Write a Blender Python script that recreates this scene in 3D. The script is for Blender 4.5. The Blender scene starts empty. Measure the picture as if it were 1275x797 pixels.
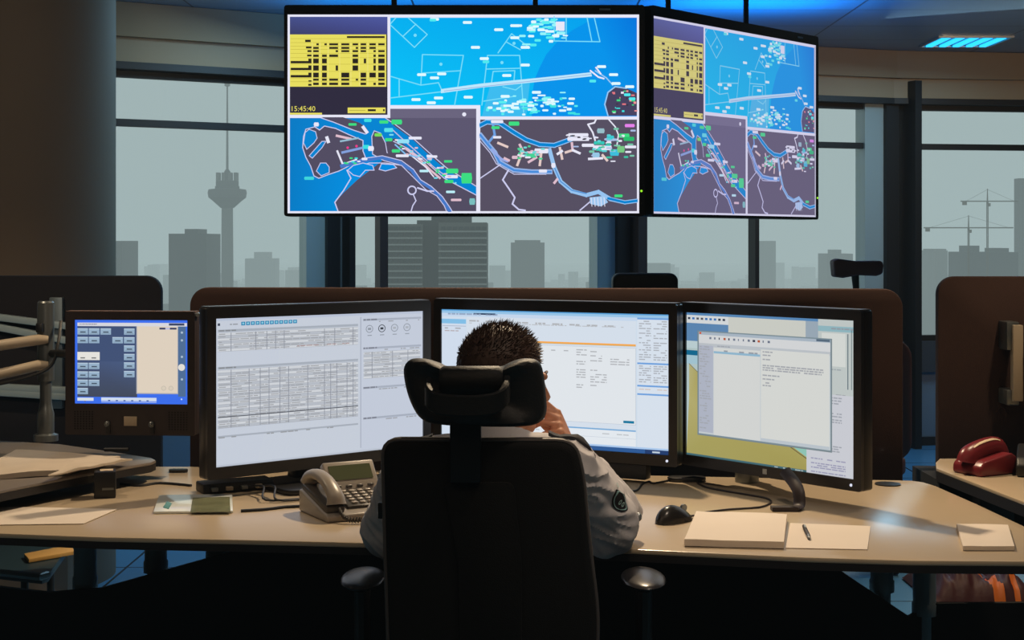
import bpy, bmesh, math, random
from mathutils import Vector, Matrix, Euler, noise
random.seed(7)
S = bpy.context.scene
COL = S.collection
PI = math.pi

# ------------------------------------------------------------------ camera
F = 1800.0                      # focal length in pixels of the 1275 px wide frame
EYE = 1.44                      # camera height
HOR = 300.0                     # pixel row of the horizon
cam_d = bpy.data.cameras.new('camera'); cam = bpy.data.objects.new('camera', cam_d); COL.objects.link(cam)
cam_d.sensor_width = 36; cam_d.lens = 36 * F / 1275
cam_d.shift_y = -(398.5 - HOR) / 1275
cam.location = (0, 0, EYE); cam.rotation_euler = (PI / 2, 0, 0)
cam_d.clip_end = 9000; cam_d.clip_start = .05
S.camera = cam
S.view_settings.view_transform = 'Standard'; S.view_settings.look = 'None'
S.view_settings.exposure = 0.0; S.view_settings.gamma = 1.0
S.view_settings.use_curve_mapping = False
try:
    S.cycles.use_denoising = True
    S.cycles.denoiser = 'OPENIMAGEDENOISE'
    S.cycles.max_bounces = 7; S.cycles.transparent_max_bounces = 16
    S.cycles.sample_clamp_indirect = 4
    S.cycles.caustics_reflective = False
except Exception: pass

# ------------------------------------------------------------------ daylight: overcast sky and thin haze in the air
w = bpy.data.worlds.new('world'); S.world = w; w.use_nodes = True
nt = w.node_tree; bg = nt.nodes['Background']
HAZE = (.425, .515, .525)
bg.inputs['Color'].default_value = (*HAZE, 1); bg.inputs['Strength'].default_value = 1.0
SIG = 1 / 1450.0
ab = nt.nodes.new('ShaderNodeVolumeAbsorption'); ab.inputs['Color'].default_value = (0, 0, 0, 1); ab.inputs['Density'].default_value = SIG
em = nt.nodes.new('ShaderNodeEmission'); em.inputs['Color'].default_value = (*HAZE, 1); em.inputs['Strength'].default_value = SIG
ad = nt.nodes.new('ShaderNodeAddShader'); nt.links.new(ab.outputs[0], ad.inputs[0]); nt.links.new(em.outputs[0], ad.inputs[1])
nt.links.new(ad.outputs[0], nt.nodes['World Output'].inputs['Volume'])

# ------------------------------------------------------------------ main desk downlight, plus added fill lamps that have no fixture
def lamp(name, kind, loc, target, energy, color, **kw):
    d = bpy.data.lights.new(name, kind); d.energy = energy; d.color = color
    for k, v in kw.items(): setattr(d, k, v)
    o = bpy.data.objects.new(name, d); COL.objects.link(o); o.location = loc
    o.rotation_euler = (Vector(target) - Vector(loc)).to_track_quat('-Z', 'Y').to_euler()
    return o
WARM = (1.0, .77, .51)
lamp('desk_key_and_fill', 'SPOT', (.34, 4.66, 2.7), (.05, 3.75, .75), 190, WARM, spot_size=2.0, spot_blend=.55, shadow_soft_size=.035)
lamp('desk_key_and_fill', 'SPOT', (1.9, 4.2, 2.7), (1.9, 4.3, .75), 72, WARM, spot_size=1.3, spot_blend=.6, shadow_soft_size=.06)  # added warm fill for the right-hand desk and bracket
lamp('desk_key_and_fill', 'SPOT', (-1.9, 3.9, 2.7), (-1.6, 4.4, .95), 46, WARM, spot_size=1.6, spot_blend=.7, shadow_soft_size=.06)  # added warm fill that brightens the pole and left worktop
lamp('desk_key_and_fill', 'SPOT', (.75, 2.5, 2.7), (.55, 3.3, .8), 46, (1, .80, .62), spot_size=.9, spot_blend=.8, shadow_soft_size=.12)  # added front fill for the shirt and near desk edge
lamp('desk_key_and_fill', 'SPOT', (-1.2, 2.6, 2.7), (-1.15, 3.5, .8), 20, (1, .80, .62), spot_size=.9, spot_blend=.8, shadow_soft_size=.12)  # added front fill over the left end of the desk
lamp('jacket_fill', 'SPOT', (2.2, 6.1, 2.7), (1.95, 5.9, 0), 70, (1, .72, .45), spot_size=.5, spot_blend=.5, shadow_soft_size=.05)  # added spot to brighten the jacket, no fixture there
lamp('blue_ceiling_fill', 'AREA', (1.3, 8.0, 2.40), (1.3, 8.0, 2.76), 26, (.0, .27, 1.0), shape='RECTANGLE', size=.9, size_y=.3)  # added blue light that colours the ceiling behind the displays
lamp('blue_ceiling_fill', 'AREA', (-.35, 7.9, 2.45), (-.35, 7.9, 2.76), 13, (.0, .32, 1.0), shape='RECTANGLE', size=1.6, size_y=.12)  # second added blue light under the ceiling, no fitting
lamp('cool_ambient_fill', 'AREA', (-.9, 7.4, 2.74), (-1.2, 7.0, 0), 34, (.42, .76, 1.0), shape='RECTANGLE', size=1.3, size_y=.5)  # added cool ambient fill for floor and window wall
lamp('cool_ambient_fill', 'AREA', (2.72, 8.6, 2.74), (2.62, 8.4, 0), 36, (.42, .76, 1.0), shape='RECTANGLE', size=.9, size_y=1.6)  # added cool fill, placed for the bluish patch on the desk
lamp('pelmet_fill', 'SPOT', (3.4, 6.4, 2.3), (3.4, 10.2, 2.7), 80, (1, .66, .36), spot_size=1.6, spot_blend=.8, shadow_soft_size=.08)  # added warm wash on the right pelmet
lamp('pelmet_fill', 'SPOT', (-1.25, 6.95, 2.2), (-1.7, 8.25, 2.6), 7, (1, .86, .62), spot_size=1.5, spot_blend=.8, shadow_soft_size=.08)  # added weak wash on the left pelmet
lamp('column_fill', 'SPOT', (-.7, 1.0, 2.6), (-2.2, 5.8, 1.6), 90, (1, .80, .62), spot_size=.6, spot_blend=.8, shadow_soft_size=.2)  # added spot that lifts the column out of the dark
lamp('warm_ambient_fill', 'AREA', (0, 1.2, 2.74), (0, 1.2, 0), 9, (1, .72, .48), shape='RECTANGLE', size=4.0, size_y=1.2)  # added warm ambient fill near the camera

# ------------------------------------------------------------------ helpers
def X(px, D): return (px - 637.5) * D / F
def Z(py, D): return EYE - (py - HOR) * D / F
def P(px, py, D): return Vector((X(px, D), D, Z(py, D)))
def PZ(px, py, z=.75):
    D = (EYE - z) * F / (py - HOR); return Vector((X(px, D), D, z))
def lin(c):
    return tuple(((v / 255) / 12.92 if v / 255 <= .04045 else ((v / 255 + .055) / 1.055) ** 2.4) for v in c)

def mat(name, color, rough=.6, metal=0, spec=.5, var=.0, vscale=20, bump=0, bscale=60, emis=None, estr=0, coat=0, stretch=None):
    m = bpy.data.materials.new(name); m.use_nodes = True; n = m.node_tree; b = n.nodes['Principled BSDF']
    c = lin(color)
    b.inputs['Base Color'].default_value = (*c, 1); b.inputs['Roughness'].default_value = rough
    b.inputs['Metallic'].default_value = metal; b.inputs['Specular IOR Level'].default_value = spec
    if coat: b.inputs['Coat Weight'].default_value = coat
    if emis: b.inputs['Emission Color'].default_value = (*lin(emis), 1); b.inputs['Emission Strength'].default_value = estr
    if var or bump:
        tc = n.nodes.new('ShaderNodeTexCoord'); mp = n.nodes.new('ShaderNodeMapping'); n.links.new(tc.outputs['Object'], mp.inputs[0])
        if stretch: mp.inputs['Scale'].default_value = stretch
    if var:
        t = n.nodes.new('ShaderNodeTexNoise'); t.inputs['Scale'].default_value = vscale; t.inputs['Detail'].default_value = 4
        n.links.new(mp.outputs[0], t.inputs['Vector'])
        r = n.nodes.new('ShaderNodeMix'); r.data_type = 'RGBA'
        r.inputs['A'].default_value = (*[max(0, v * (1 - var)) for v in c], 1); r.inputs['B'].default_value = (*[min(1, v * (1 + var)) for v in c], 1)
        n.links.new(t.outputs['Fac'], r.inputs['Factor']); n.links.new(r.outputs['Result'], b.inputs['Base Color'])
    if bump:
        t2 = n.nodes.new('ShaderNodeTexNoise'); t2.inputs['Scale'].default_value = bscale; t2.inputs['Detail'].default_value = 3
        n.links.new(mp.outputs[0], t2.inputs['Vector'])
        bp = n.nodes.new('ShaderNodeBump'); bp.inputs['Strength'].default_value = bump; bp.inputs['Distance'].default_value = .01
        n.links.new(t2.outputs['Fac'], bp.inputs['Height']); n.links.new(bp.outputs[0], b.inputs['Normal'])
    return m

def grid_mat(name, color, line, cx, cy, lw, rough=.3, spec=.5, metal=0, rot=0, bump=0):
    """tiles with thin joint lines, in object XY"""
    m = mat(name, color, rough, metal, spec); n = m.node_tree; b = n.nodes['Principled BSDF']
    tc = n.nodes.new('ShaderNodeTexCoord'); mp = n.nodes.new('ShaderNodeMapping'); n.links.new(tc.outputs['Object'], mp.inputs[0])
    mp.inputs['Rotation'].default_value = (0, 0, rot)
    br = n.nodes.new('ShaderNodeTexBrick'); br.offset = 0; n.links.new(mp.outputs[0], br.inputs['Vector'])
    br.inputs['Scale'].default_value = 1; br.inputs['Brick Width'].default_value = cx; br.inputs['Row Height'].default_value = cy
    br.inputs['Mortar Size'].default_value = lw; br.inputs['Mortar Smooth'].default_value = .1
    c = lin(color)
    br.inputs['Color1'].default_value = (*c, 1); br.inputs['Color2'].default_value = (*[v * .9 for v in c], 1)
    br.inputs['Mortar'].default_value = (*lin(line), 1)
    n.links.new(br.outputs['Color'], b.inputs['Base Color'])
    return m

ORG = {}
def link(o, parent=None):
    COL.objects.link(o)
    if parent is not None: o.parent = parent
def root_of(o):
    while o.parent is not None: o = o.parent
    return o
def tag(o, label=None, cat=None, group=None, kind=None):
    if label: o['label'] = label
    if cat: o['category'] = cat
    if group: o['group'] = group
    if kind: o['kind'] = kind
    return o
def thing(name, loc, label, cat, group=None):
    o = bpy.data.objects.new(name, None); o.empty_display_size = .05; COL.objects.link(o); o.location = loc
    return tag(o, label, cat, group)
def finish(name, me, m, parent=None, smooth=True):
    o = bpy.data.objects.new(name, me)
    if parent is None:
        if len(me.vertices):
            xs = [v.co for v in me.vertices]
            c = Vector((sum(v.x for v in xs) / len(xs), sum(v.y for v in xs) / len(xs), min(v.z for v in xs)))
        else: c = Vector()
        o.location = c; off = c
    else:
        off = root_of(parent).location
    me.transform(Matrix.Translation(-off))
    for mm in (m if isinstance(m, (list, tuple)) else [m]): me.materials.append(mm)
    if smooth and len(me.polygons):
        me.shade_smooth()
        try: me.set_sharp_from_angle(angle=math.radians(38))
        except Exception: pass
    link(o, parent)
    return o
def obj(name, bm, m, parent=None, smooth=True, bevel=0, bseg=2, recalc=True):
    if recalc: bmesh.ops.recalc_face_normals(bm, faces=bm.faces)
    if bevel:
        ed = [e for e in bm.edges if len(e.link_faces) == 2 and e.calc_face_angle(0) > .6]
        bmesh.ops.bevel(bm, geom=ed, offset=bevel, segments=bseg, affect='EDGES', profile=.5, clamp_overlap=True)
    me = bpy.data.meshes.new(name); bm.to_mesh(me); bm.free()
    return finish(name, me, m, parent, smooth)
def struct(name, bm, m, parent=None, **k):
    o = obj(name, bm, m, parent, **k); o['kind'] = 'structure'; return o
def NB(): return bmesh.new()

def box(bm, c, s, rot=None, mi=0):
    """c centre, s full size, rot 3x3 or z angle"""
    R = Matrix.Rotation(rot, 3, 'Z') if isinstance(rot, (int, float)) else (rot or Matrix.Identity(3))
    c = Vector(c); vs = []
    for dx in (-.5, .5):
        for dy in (-.5, .5):
            for dz in (-.5, .5): vs.append(bm.verts.new(c + R @ Vector((dx * s[0], dy * s[1], dz * s[2]))))
    for f in ((0, 1, 3, 2), (4, 6, 7, 5), (0, 4, 5, 1), (2, 3, 7, 6), (0, 2, 6, 4), (1, 5, 7, 3)):
        fa = bm.faces.new([vs[i] for i in f]); fa.material_index = mi
def prism(bm, pts, ext, mi=0):
    """closed 3D outline pts, extruded by vector ext"""
    ext = Vector(ext); a = [bm.verts.new(Vector(p)) for p in pts]; b = [bm.verts.new(Vector(p) + ext) for p in pts]
    n = len(a); fs = [bm.faces.new(a), bm.faces.new(b[::-1])]
    for i in range(n): fs.append(bm.faces.new((a[i], b[i], b[(i + 1) % n], a[(i + 1) % n])))
    for f in fs: f.material_index = mi
def frame3(d):
    d = Vector(d).normalized(); up = Vector((0, 0, 1)) if abs(d.z) < .95 else Vector((0, 1, 0))
    s = d.cross(up).normalized(); return s, s.cross(d).normalized()
def tube(bm, pts, r, n=10, cap=True, sx=1.0, sy=1.0):
    pts = [Vector(p) for p in pts]; rs = r if isinstance(r, (list, tuple)) else [r] * len(pts); rings = []
    s = None
    for i, p in enumerate(pts):
        d = (pts[min(i + 1, len(pts) - 1)] - pts[max(i - 1, 0)])
        if s is None: s, u = frame3(d)
        else:
            dn = d.normalized(); s = (s - dn * s.dot(dn)).normalized(); u = s.cross(dn).normalized()
        rings.append([bm.verts.new(p + (s * math.cos(2 * PI * k / n) * sx + u * math.sin(2 * PI * k / n) * sy) * rs[i]) for k in range(n)])
    for a, b in zip(rings, rings[1:]):
        for k in range(n): bm.faces.new((a[k], a[(k + 1) % n], b[(k + 1) % n], b[k]))
    if cap: bm.faces.new(rings[0][::-1]); bm.faces.new(rings[-1])
def smoothpath(pts, n=6):
    pts = [Vector(p) for p in pts]; out = []
    q = [pts[0]] + pts + [pts[-1]]
    for i in range(1, len(q) - 2):
        for k in range(n):
            t = k / n; p0, p1, p2, p3 = q[i - 1], q[i], q[i + 1], q[i + 2]
            out.append(.5 * ((2 * p1) + (p2 - p0) * t + (2 * p0 - 5 * p1 + 4 * p2 - p3) * t * t + (3 * p1 - p0 - 3 * p2 + p3) * t ** 3))
    out.append(pts[-1]); return out
def lathe(bm, c, prof, n=24, axis=(0, 0, 1)):
    """prof list of (r, h) along axis"""
    c = Vector(c); ax = Vector(axis).normalized(); s, u = frame3(ax)
    rings = [[bm.verts.new(c + ax * h + (s * math.cos(2 * PI * k / n) + u * math.sin(2 * PI * k / n)) * max(r, 1e-4)) for k in range(n)] for r, h in prof]
    for a, b in zip(rings, rings[1:]):
        for k in range(n): bm.faces.new((a[k], a[(k + 1) % n], b[(k + 1) % n], b[k]))
    bm.faces.new(rings[0][::-1]); bm.faces.new(rings[-1])
def ellipsoid(bm, c, r, R=None, sub=3):
    R = R or Matrix.Identity(3); c = Vector(c)
    g = bmesh.ops.create_icosphere(bm, subdivisions=sub, radius=1.0)
    for v in g['verts']: v.co = c + R @ Vector((v.co.x * r[0], v.co.y * r[1], v.co.z * r[2]))
def capsule(bm, a, b, ra, rb, n=16):
    a = Vector(a); b = Vector(b); d = (b - a); L = d.length; d.normalize(); pts = []; rs = []
    for k in range(6): t = PI / 2 * k / 5; pts.append(a - d * ra * math.cos(t)); rs.append(max(ra * math.sin(t), ra * .03))
    for k in range(1, 6): t = PI / 2 * (5 - k) / 5; pts.append(b + d * rb * math.cos(t)); rs.append(max(rb * math.sin(t), rb * .03))
    tube(bm, pts, rs, n)
def remesh(bm, voxel, smooth=4, factor=.5):
    bmesh.ops.recalc_face_normals(bm, faces=bm.faces)
    me = bpy.data.meshes.new('tmp'); bm.to_mesh(me); bm.free()
    o = bpy.data.objects.new('tmp', me); COL.objects.link(o)
    r = o.modifiers.new('r', 'REMESH'); r.mode = 'VOXEL'; r.voxel_size = voxel
    if smooth: s = o.modifiers.new('s', 'SMOOTH'); s.iterations = smooth; s.factor = factor
    dg = bpy.context.evaluated_depsgraph_get(); dg.update()
    out = bpy.data.meshes.new_from_object(o.evaluated_get(dg), depsgraph=dg)
    bpy.data.objects.remove(o); bpy.data.meshes.remove(me)
    return out
def rrect(w, h, r, n=5, corners=(1, 1, 1, 1)):
    """rounded rectangle outline centred on 0: corners order BR, TR, TL, BL"""
    pts = []
    for k, (cx, cy, a0) in enumerate(((w / 2, -h / 2, -90), (w / 2, h / 2, 0), (-w / 2, h / 2, 90), (-w / 2, -h / 2, 180))):
        if corners[k] and r > 0:
            ox, oy = cx - math.copysign(r, cx), cy - math.copysign(r, cy)
            for i in range(n + 1): a = math.radians(a0 + 90 * i / n); pts.append((ox + r * math.cos(a), oy + r * math.sin(a)))
        else: pts.append((cx, cy))
    return pts
class Slab:
    """vertical rectangle seen from the room: L, R = (x, y) of its ends, z0..z1; local u along, v up, w towards the viewer"""
    def __init__(s, L, R, z0, z1, tilt=0):
        s.L = Vector((L[0], L[1], 0)); s.R = Vector((R[0], R[1], 0)); s.u = (s.R - s.L).normalized(); s.W = (s.R - s.L).length
        s.H = z1 - z0; s.n = Vector((s.u.y, -s.u.x, 0)).normalized(); s.v = Vector((0, 0, 1)); s.z0 = z0
        if s.n.y > 0: s.n = -s.n
        s.c = (s.L + s.R) / 2 + Vector((0, 0, (z0 + z1) / 2))
        if tilt: s.v = (s.v - s.n * math.sin(tilt)).normalized(); s.n = (s.n + Vector((0, 0, math.sin(tilt)))).normalized()
    def p(s, a, b, c=0): return s.c + s.u * a + s.v * b + s.n * c
    def st(s, a, b, c=0): return s.p((a - .5) * s.W, (.5 - b) * s.H, c)
    def rot(s): return Matrix((s.u, s.v, s.n)).transposed()
    def box(s, bm, a, b, c, sa, sb, sc, mi=0): box(bm, s.p(a, b, c), (sa, sb, sc), s.rot(), mi)
    def plate(s, bm, w, h, r, c0, c1, a=0, b=0, corners=(1, 1, 1, 1), n=5):
        pr = rrect(w, h, r, n, corners); prism(bm, [s.p(a + x, b + y, c0) for x, y in pr], s.n * (c1 - c0))
    def ring(s, bm, w, h, r, iw, ih, c0, c1, ib=0, ia=0):
        """frame with a rectangular opening (iw x ih, shifted ia, ib)"""
        o = rrect(w, h, r, 4); m = len(o); inn = []
        for x, y in o:
            k = max(abs(x) / (w / 2), abs(y) / (h / 2)); inn.append((ia + max(-iw / 2, min(iw / 2, x * 1.0)), ib + max(-ih / 2, min(ih / 2, y * 1.0))))
        cor = [(iw / 2, -ih / 2), (iw / 2, ih / 2), (-iw / 2, ih / 2), (-iw / 2, -ih / 2)]
        inn = [(ia + cor[i // 5][0], ib + cor[i // 5][1]) for i in range(20)]
        A = [bm.verts.new(s.p(x, y, c1)) for x, y in o]; B = [bm.verts.new(s.p(x, y, c0)) for x, y in o]
        I = [bm.verts.new(s.p(*inn[i * 5], c1)) for i in range(4)]; J = [bm.verts.new(s.p(*inn[i * 5], c0)) for i in range(4)]
        for i in range(20):
            j = (i + 1) % 20; a, b = i // 5, j // 5
            bm.faces.new((B[i], B[j], A[j], A[i]))
            if a == b: bm.faces.new((A[i], A[j], I[a])); bm.faces.new((B[j], B[i], J[a]))
            else: bm.faces.new((A[i], A[j], I[b], I[a])); bm.faces.new((B[j], B[i], J[a], J[b]))
        for a in range(4):
            b = (a + 1) % 4; bm.faces.new((I[a], I[b], J[b], J[a]))

# lit picture of a screen: flat coloured shapes on the screen face, one mesh, colour per face
em_mat = bpy.data.materials.new('screen_picture'); em_mat.use_nodes = True
_n = em_mat.node_tree; _n.nodes.clear(); _o = _n.nodes.new('ShaderNodeOutputMaterial'); _e = _n.nodes.new('ShaderNodeEmission')
_a = _n.nodes.new('ShaderNodeVertexColor'); _a.layer_name = 'Col'; _n.links.new(_a.outputs['Color'], _e.inputs['Color'])
_g = _n.nodes.new('ShaderNodeBsdfGlossy'); _g.inputs['Roughness'].default_value = .25; _g.inputs['Color'].default_value = (.02, .02, .02, 1)
_ad = _n.nodes.new('ShaderNodeAddShader'); _n.links.new(_e.outputs[0], _ad.inputs[0]); _n.links.new(_g.outputs[0], _ad.inputs[1])
_e.inputs['Strength'].default_value = 1.0; _n.links.new(_ad.outputs[0], _o.inputs[0])
class Canvas:
    def __init__(s, mapf, n, grade=None): s.f = mapf; s.n = n; s.polys = []; s.lay = 0; s.grade = grade
    def poly(s, pts, col, up=True):
        if up: s.lay += 1
        s.polys.append(([tuple(p) for p in pts], col, s.lay))
    def rect(s, x0, y0, x1, y1, col, up=True): s.poly([(x0, y0), (x1, y0), (x1, y1), (x0, y1)], col, up)
    def line(s, pts, w, col, closed=False, asp=1.0):
        """polyline of width w (x units); asp = y units per x unit"""
        s.lay += 1
        q = list(pts) + ([pts[0]] if closed else [])
        for a, b in zip(q, q[1:]):
            dx, dy = b[0] - a[0], (b[1] - a[1]) / asp; L = math.hypot(dx, dy) or 1; nx, ny = -dy / L * w / 2, dx / L * w / 2
            ex, ey = dx / L * w * .3, dy / L * w * .3
            s.polys.append(([(a[0] + nx - ex, a[1] + (ny - ey) * asp), (b[0] + nx + ex, b[1] + (ny + ey) * asp), (b[0] - nx + ex, b[1] + (-ny + ey) * asp), (a[0] - nx - ex, a[1] + (-ny - ey) * asp)], col, s.lay))
    def dot(s, x, y, r, col, n=10, asp=1.0): s.poly([(x + r * math.cos(2 * PI * k / n), y + r * asp * math.sin(2 * PI * k / n)) for k in range(n)], col)
    def text(s, string, x, y, h, col, wscale=1.0, asp=1.0):
        cu = bpy.data.curves.new('t', 'FONT'); cu.body = string; cu.resolution_u = 2; o = bpy.data.objects.new('t', cu); COL.objects.link(o)
        dg = bpy.context.evaluated_depsgraph_get(); dg.update(); me = bpy.data.meshes.new_from_object(o.evaluated_get(dg), depsgraph=dg)
        s.lay += 1; k = h / .7
        for p in me.polygons:
            s.polys.append(([(x + me.vertices[i].co.x * k * wscale / asp, y - me.vertices[i].co.y * k) for i in p.vertices], col, s.lay))
        bpy.data.objects.remove(o); bpy.data.curves.remove(cu); bpy.data.meshes.remove(me)
    def build(s, name, parent, base=.0004, step=.000006):
        bm = NB(); cl = bm.loops.layers.float_color.new('Col')
        for pts, col, lay in s.polys:
            z = base + step * lay; vs = [bm.verts.new(s.f(*p) + s.n * z) for p in pts]
            try: f = bm.faces.new(vs)
            except ValueError: continue
            f.normal_update()
            if f.normal.dot(s.n) < 0: f.normal_flip()
            cols = col if isinstance(col[0], (tuple, list)) else [col] * len(pts)
            dc = {v: c for v, c in zip(vs, cols)}
            for lp in f.loops:
                c = dc[lp.vert]
                if s.grade: c = s.grade(c)
                lp[cl] = (*lin(c), 1)
        bmesh.ops.triangulate(bm, faces=[f for f in bm.faces if len(f.verts) > 4])
        return obj(name, bm, em_mat, parent, smooth=False, recalc=False)

# ------------------------------------------------------------------ materials
M = dict(
    wall=mat('wall_paint', (128, 125, 112), .8, var=.05, vscale=3),
    wall2=mat('wall_panel_grey', (120, 135, 150), .55, var=.04, vscale=5),
    sill=mat('sill_metal', (62, 66, 72), .5),
    pelmet=mat('pelmet_beige', (148, 126, 96), .7, var=.06, vscale=4),
    pelmet2=mat('pelmet_light', (160, 138, 108), .6, var=.05, vscale=4),
    column=mat('column_plaster', (134, 116, 96), .75, var=.10, vscale=1.6, bump=.05, bscale=120),
    clad=mat('column_cladding', (176, 188, 186), .35, metal=.3),
    frame=mat('window_frame_dark', (22, 20, 20), .5),
    bronze=mat('window_frame_bronze', (74, 54, 48), .5),
    alu=mat('aluminium', (170, 176, 178), .35, metal=.6),
    black=mat('black_plastic', (18, 18, 20), .45, bump=.05, bscale=300),
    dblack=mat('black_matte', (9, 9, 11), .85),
    bezel=mat('monitor_bezel', (30, 28, 30), .35),
    bezel_hi=mat('bezel_top_highlight', (96, 100, 108), .3, metal=.4),
    dark_brown=mat('brown_black_casing', (44, 34, 34), .5),
    felt=mat('partition_fabric', (34, 32, 38), .9, var=.15, vscale=300, bump=.15, bscale=500),
    felt_warm_lit=mat('partition_fabric_warm_lit', (62, 40, 33), .9, var=.15, vscale=300, bump=.15, bscale=500),  # dark partition fabric with the warm light put into its base colour
    laminate=mat('desk_laminate', (190, 172, 146), .24, var=.05, vscale=6, spec=.55),
    edge=mat('desk_edge', (24, 20, 22), .6),
    leg=mat('desk_leg_steel', (120, 134, 142), .45, metal=.5, bump=.1, bscale=300),
    steel=mat('pole_steel', (120, 124, 124), .35, metal=.7),
    beige=mat('beige_metal', (176, 160, 138), .45),
    paper=mat('paper', (222, 210, 196), .8, var=.02, vscale=8),
    paper2=mat('paper_worn', (196, 182, 164), .8, var=.12, vscale=14),
    fabric=mat('chair_fabric', (10, 10, 11), .85, var=.2, vscale=200, bump=.2, bscale=400),
    leather=mat('headrest_leather', (34, 35, 37), .58, bump=.12, bscale=140),
    pad=mat('armrest_pad', (44, 42, 44), .3),
    skin=mat('skin', (196, 138, 108), .5, var=.08, vscale=30, spec=.4),
    hair=mat('hair_brown', (74, 52, 42), .55, var=.3, vscale=120),
    shirt=mat('shirt_cloth', (206, 202, 204), .8, var=.03, vscale=12, bump=.06, bscale=500),
    navy=mat('navy_cloth', (20, 20, 28), .8),
    trousers=mat('trousers_cloth', (16, 17, 24), .85),
    phone=mat('phone_shell', (150, 142, 132), .35),
    phone_d=mat('phone_shell_dark', (70, 66, 62), .35),
    lcd=mat('phone_lcd', (74, 78, 52), .25, emis=(70, 76, 48), estr=.12),
    maroon=mat('maroon_plastic', (110, 34, 40), .3),
    maroon_c=mat('maroon_cloth', (74, 22, 22), .55, var=.2, vscale=20, bump=.4, bscale=14),
    orange=mat('orange_reflective', (240, 120, 30), .5),
    cream=mat('cream_plastic', (210, 190, 160), .4),
    chairback=mat('far_chair_leather', (104, 72, 70), .5),
    floor=grid_mat('floor_tiles', (92, 150, 190), (16, 26, 36), .6, .6, .006, rough=.22, spec=.8),
    ceil=grid_mat('ceiling_panels', (120, 142, 156), (40, 50, 58), 1.25, .62, .006, rough=.38, spec=.6, metal=.15),
    concrete=mat('concrete_grey', (96, 96, 94), .9, var=.1, vscale=.1),
    concrete_d=mat('concrete_dark', (60, 62, 64), .9, var=.1, vscale=.1),
    city=mat('city_roofs', (84, 84, 82), .9, var=.5, vscale=.02),
    glassd=mat('window_band_dark', (34, 42, 48), .3),
    cranem=mat('crane_steel', (92, 76, 56), .7),
)
glass = bpy.data.materials.new('window_glass'); glass.use_nodes = True; gn = glass.node_tree; gn.nodes.clear()
go = gn.nodes.new('ShaderNodeOutputMaterial'); gt = gn.nodes.new('ShaderNodeBsdfTransparent'); gt.inputs[0].default_value = (.96, .985, .98, 1)
gg = gn.nodes.new('ShaderNodeBsdfGlossy'); gg.inputs['Roughness'].default_value = .03; gm = gn.nodes.new('ShaderNodeMixShader'); gm.inputs[0].default_value = .05
gn.links.new(gt.outputs[0], gm.inputs[1]); gn.links.new(gg.outputs[0], gm.inputs[2]); gn.links.new(gm.outputs[0], go.inputs[0])

# ================================================================== the room
CZ = 2.76
K = [(X(-400, 7.05), 7.05), (X(405, 8.69), 8.69), (X(770, 9.49), 9.49), (X(1105, 10.15), 10.15), (X(1560, 10.55), 10.55)]
XL, XR_, YB = K[0][0], K[4][0], -3.2
SEG = [Slab(K[i], K[i + 1], 0, CZ) for i in range(4)]
def seg_u(s, px):
    """distance along segment where the pixel column meets it (from its left end)"""
    dx = (px - 637.5) / F; L, u = s.L, s.u
    return (dx * L.y - L.x) / (u.x - dx * u.y)
def sbox(bm, s, a0, a1, z0, z1, n0, n1, mi=0):
    c = s.L + s.u * (a0 + a1) / 2 + s.n * (n0 + n1) / 2 + Vector((0, 0, (z0 + z1) / 2))
    box(bm, c, (a1 - a0, abs(n1 - n0), z1 - z0), Matrix((s.u, s.n, Vector((0, 0, 1)))).transposed(), mi)
def outline(extra=0):
    return [(XL - extra, YB - extra)] + [(XR_ + extra, YB - extra)] + [(k[0], k[1] + extra) for k in reversed(K)]
fl = NB(); prism(fl, [(x, y, -.12) for x, y in outline(.3)], (0, 0, .12)); struct('floor', fl, M['floor'], smooth=False)
ce = NB(); prism(ce, [(x, y, CZ) for x, y in outline(.3)], (0, 0, .12)); struct('ceiling', ce, M['ceil'], smooth=False)
b = NB(); box(b, (XL - .1, (YB + K[0][1]) / 2, CZ / 2), (.2, K[0][1] - YB + .4, CZ)); struct('wall_left', b, M['wall'])
b = NB(); box(b, (XR_ + .1, (YB + K[4][1]) / 2, CZ / 2), (.2, K[4][1] - YB + .4, CZ)); struct('wall_right', b, M['wall'])
b = NB(); box(b, ((XL + XR_) / 2, YB - .1, CZ / 2), (XR_ - XL + .4, .2, CZ)); struct('wall_back', b, M['wall'])
b = NB()
for s in SEG: sbox(b, s, -.02, s.W + .02, 0, .73, -.2, 0, 0); sbox(b, s, -.02, s.W + .02, 2.42, CZ, -.2, 0, 0)
struct('wall_front', b, M['wall2'])
b = NB()
for s in SEG: sbox(b, s, 0, s.W, .52, .735, 0, .05)
struct('trim_1', b, M['sill'])
b = NB()
for s in SEG: sbox(b, s, 0, s.W, .0, .06, 0, .02)
struct('baseboard_front', b, M['edge'])
b = NB()
for s in SEG: sbox(b, s, -.03, s.W + .03, 2.57, CZ - .002, 0, .14)
struct('trim_2', b, M['pelmet'])
b = NB()
for s in SEG: sbox(b, s, -.03, s.W + .03, 2.435, 2.57, 0, .09)
struct('trim_3', b, M['pelmet2'])
b = NB()
for s in SEG: sbox(b, s, -.03, s.W + .03, 2.395, 2.435, -.02, .10)
struct('trim_4', b, M['frame'])
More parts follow.
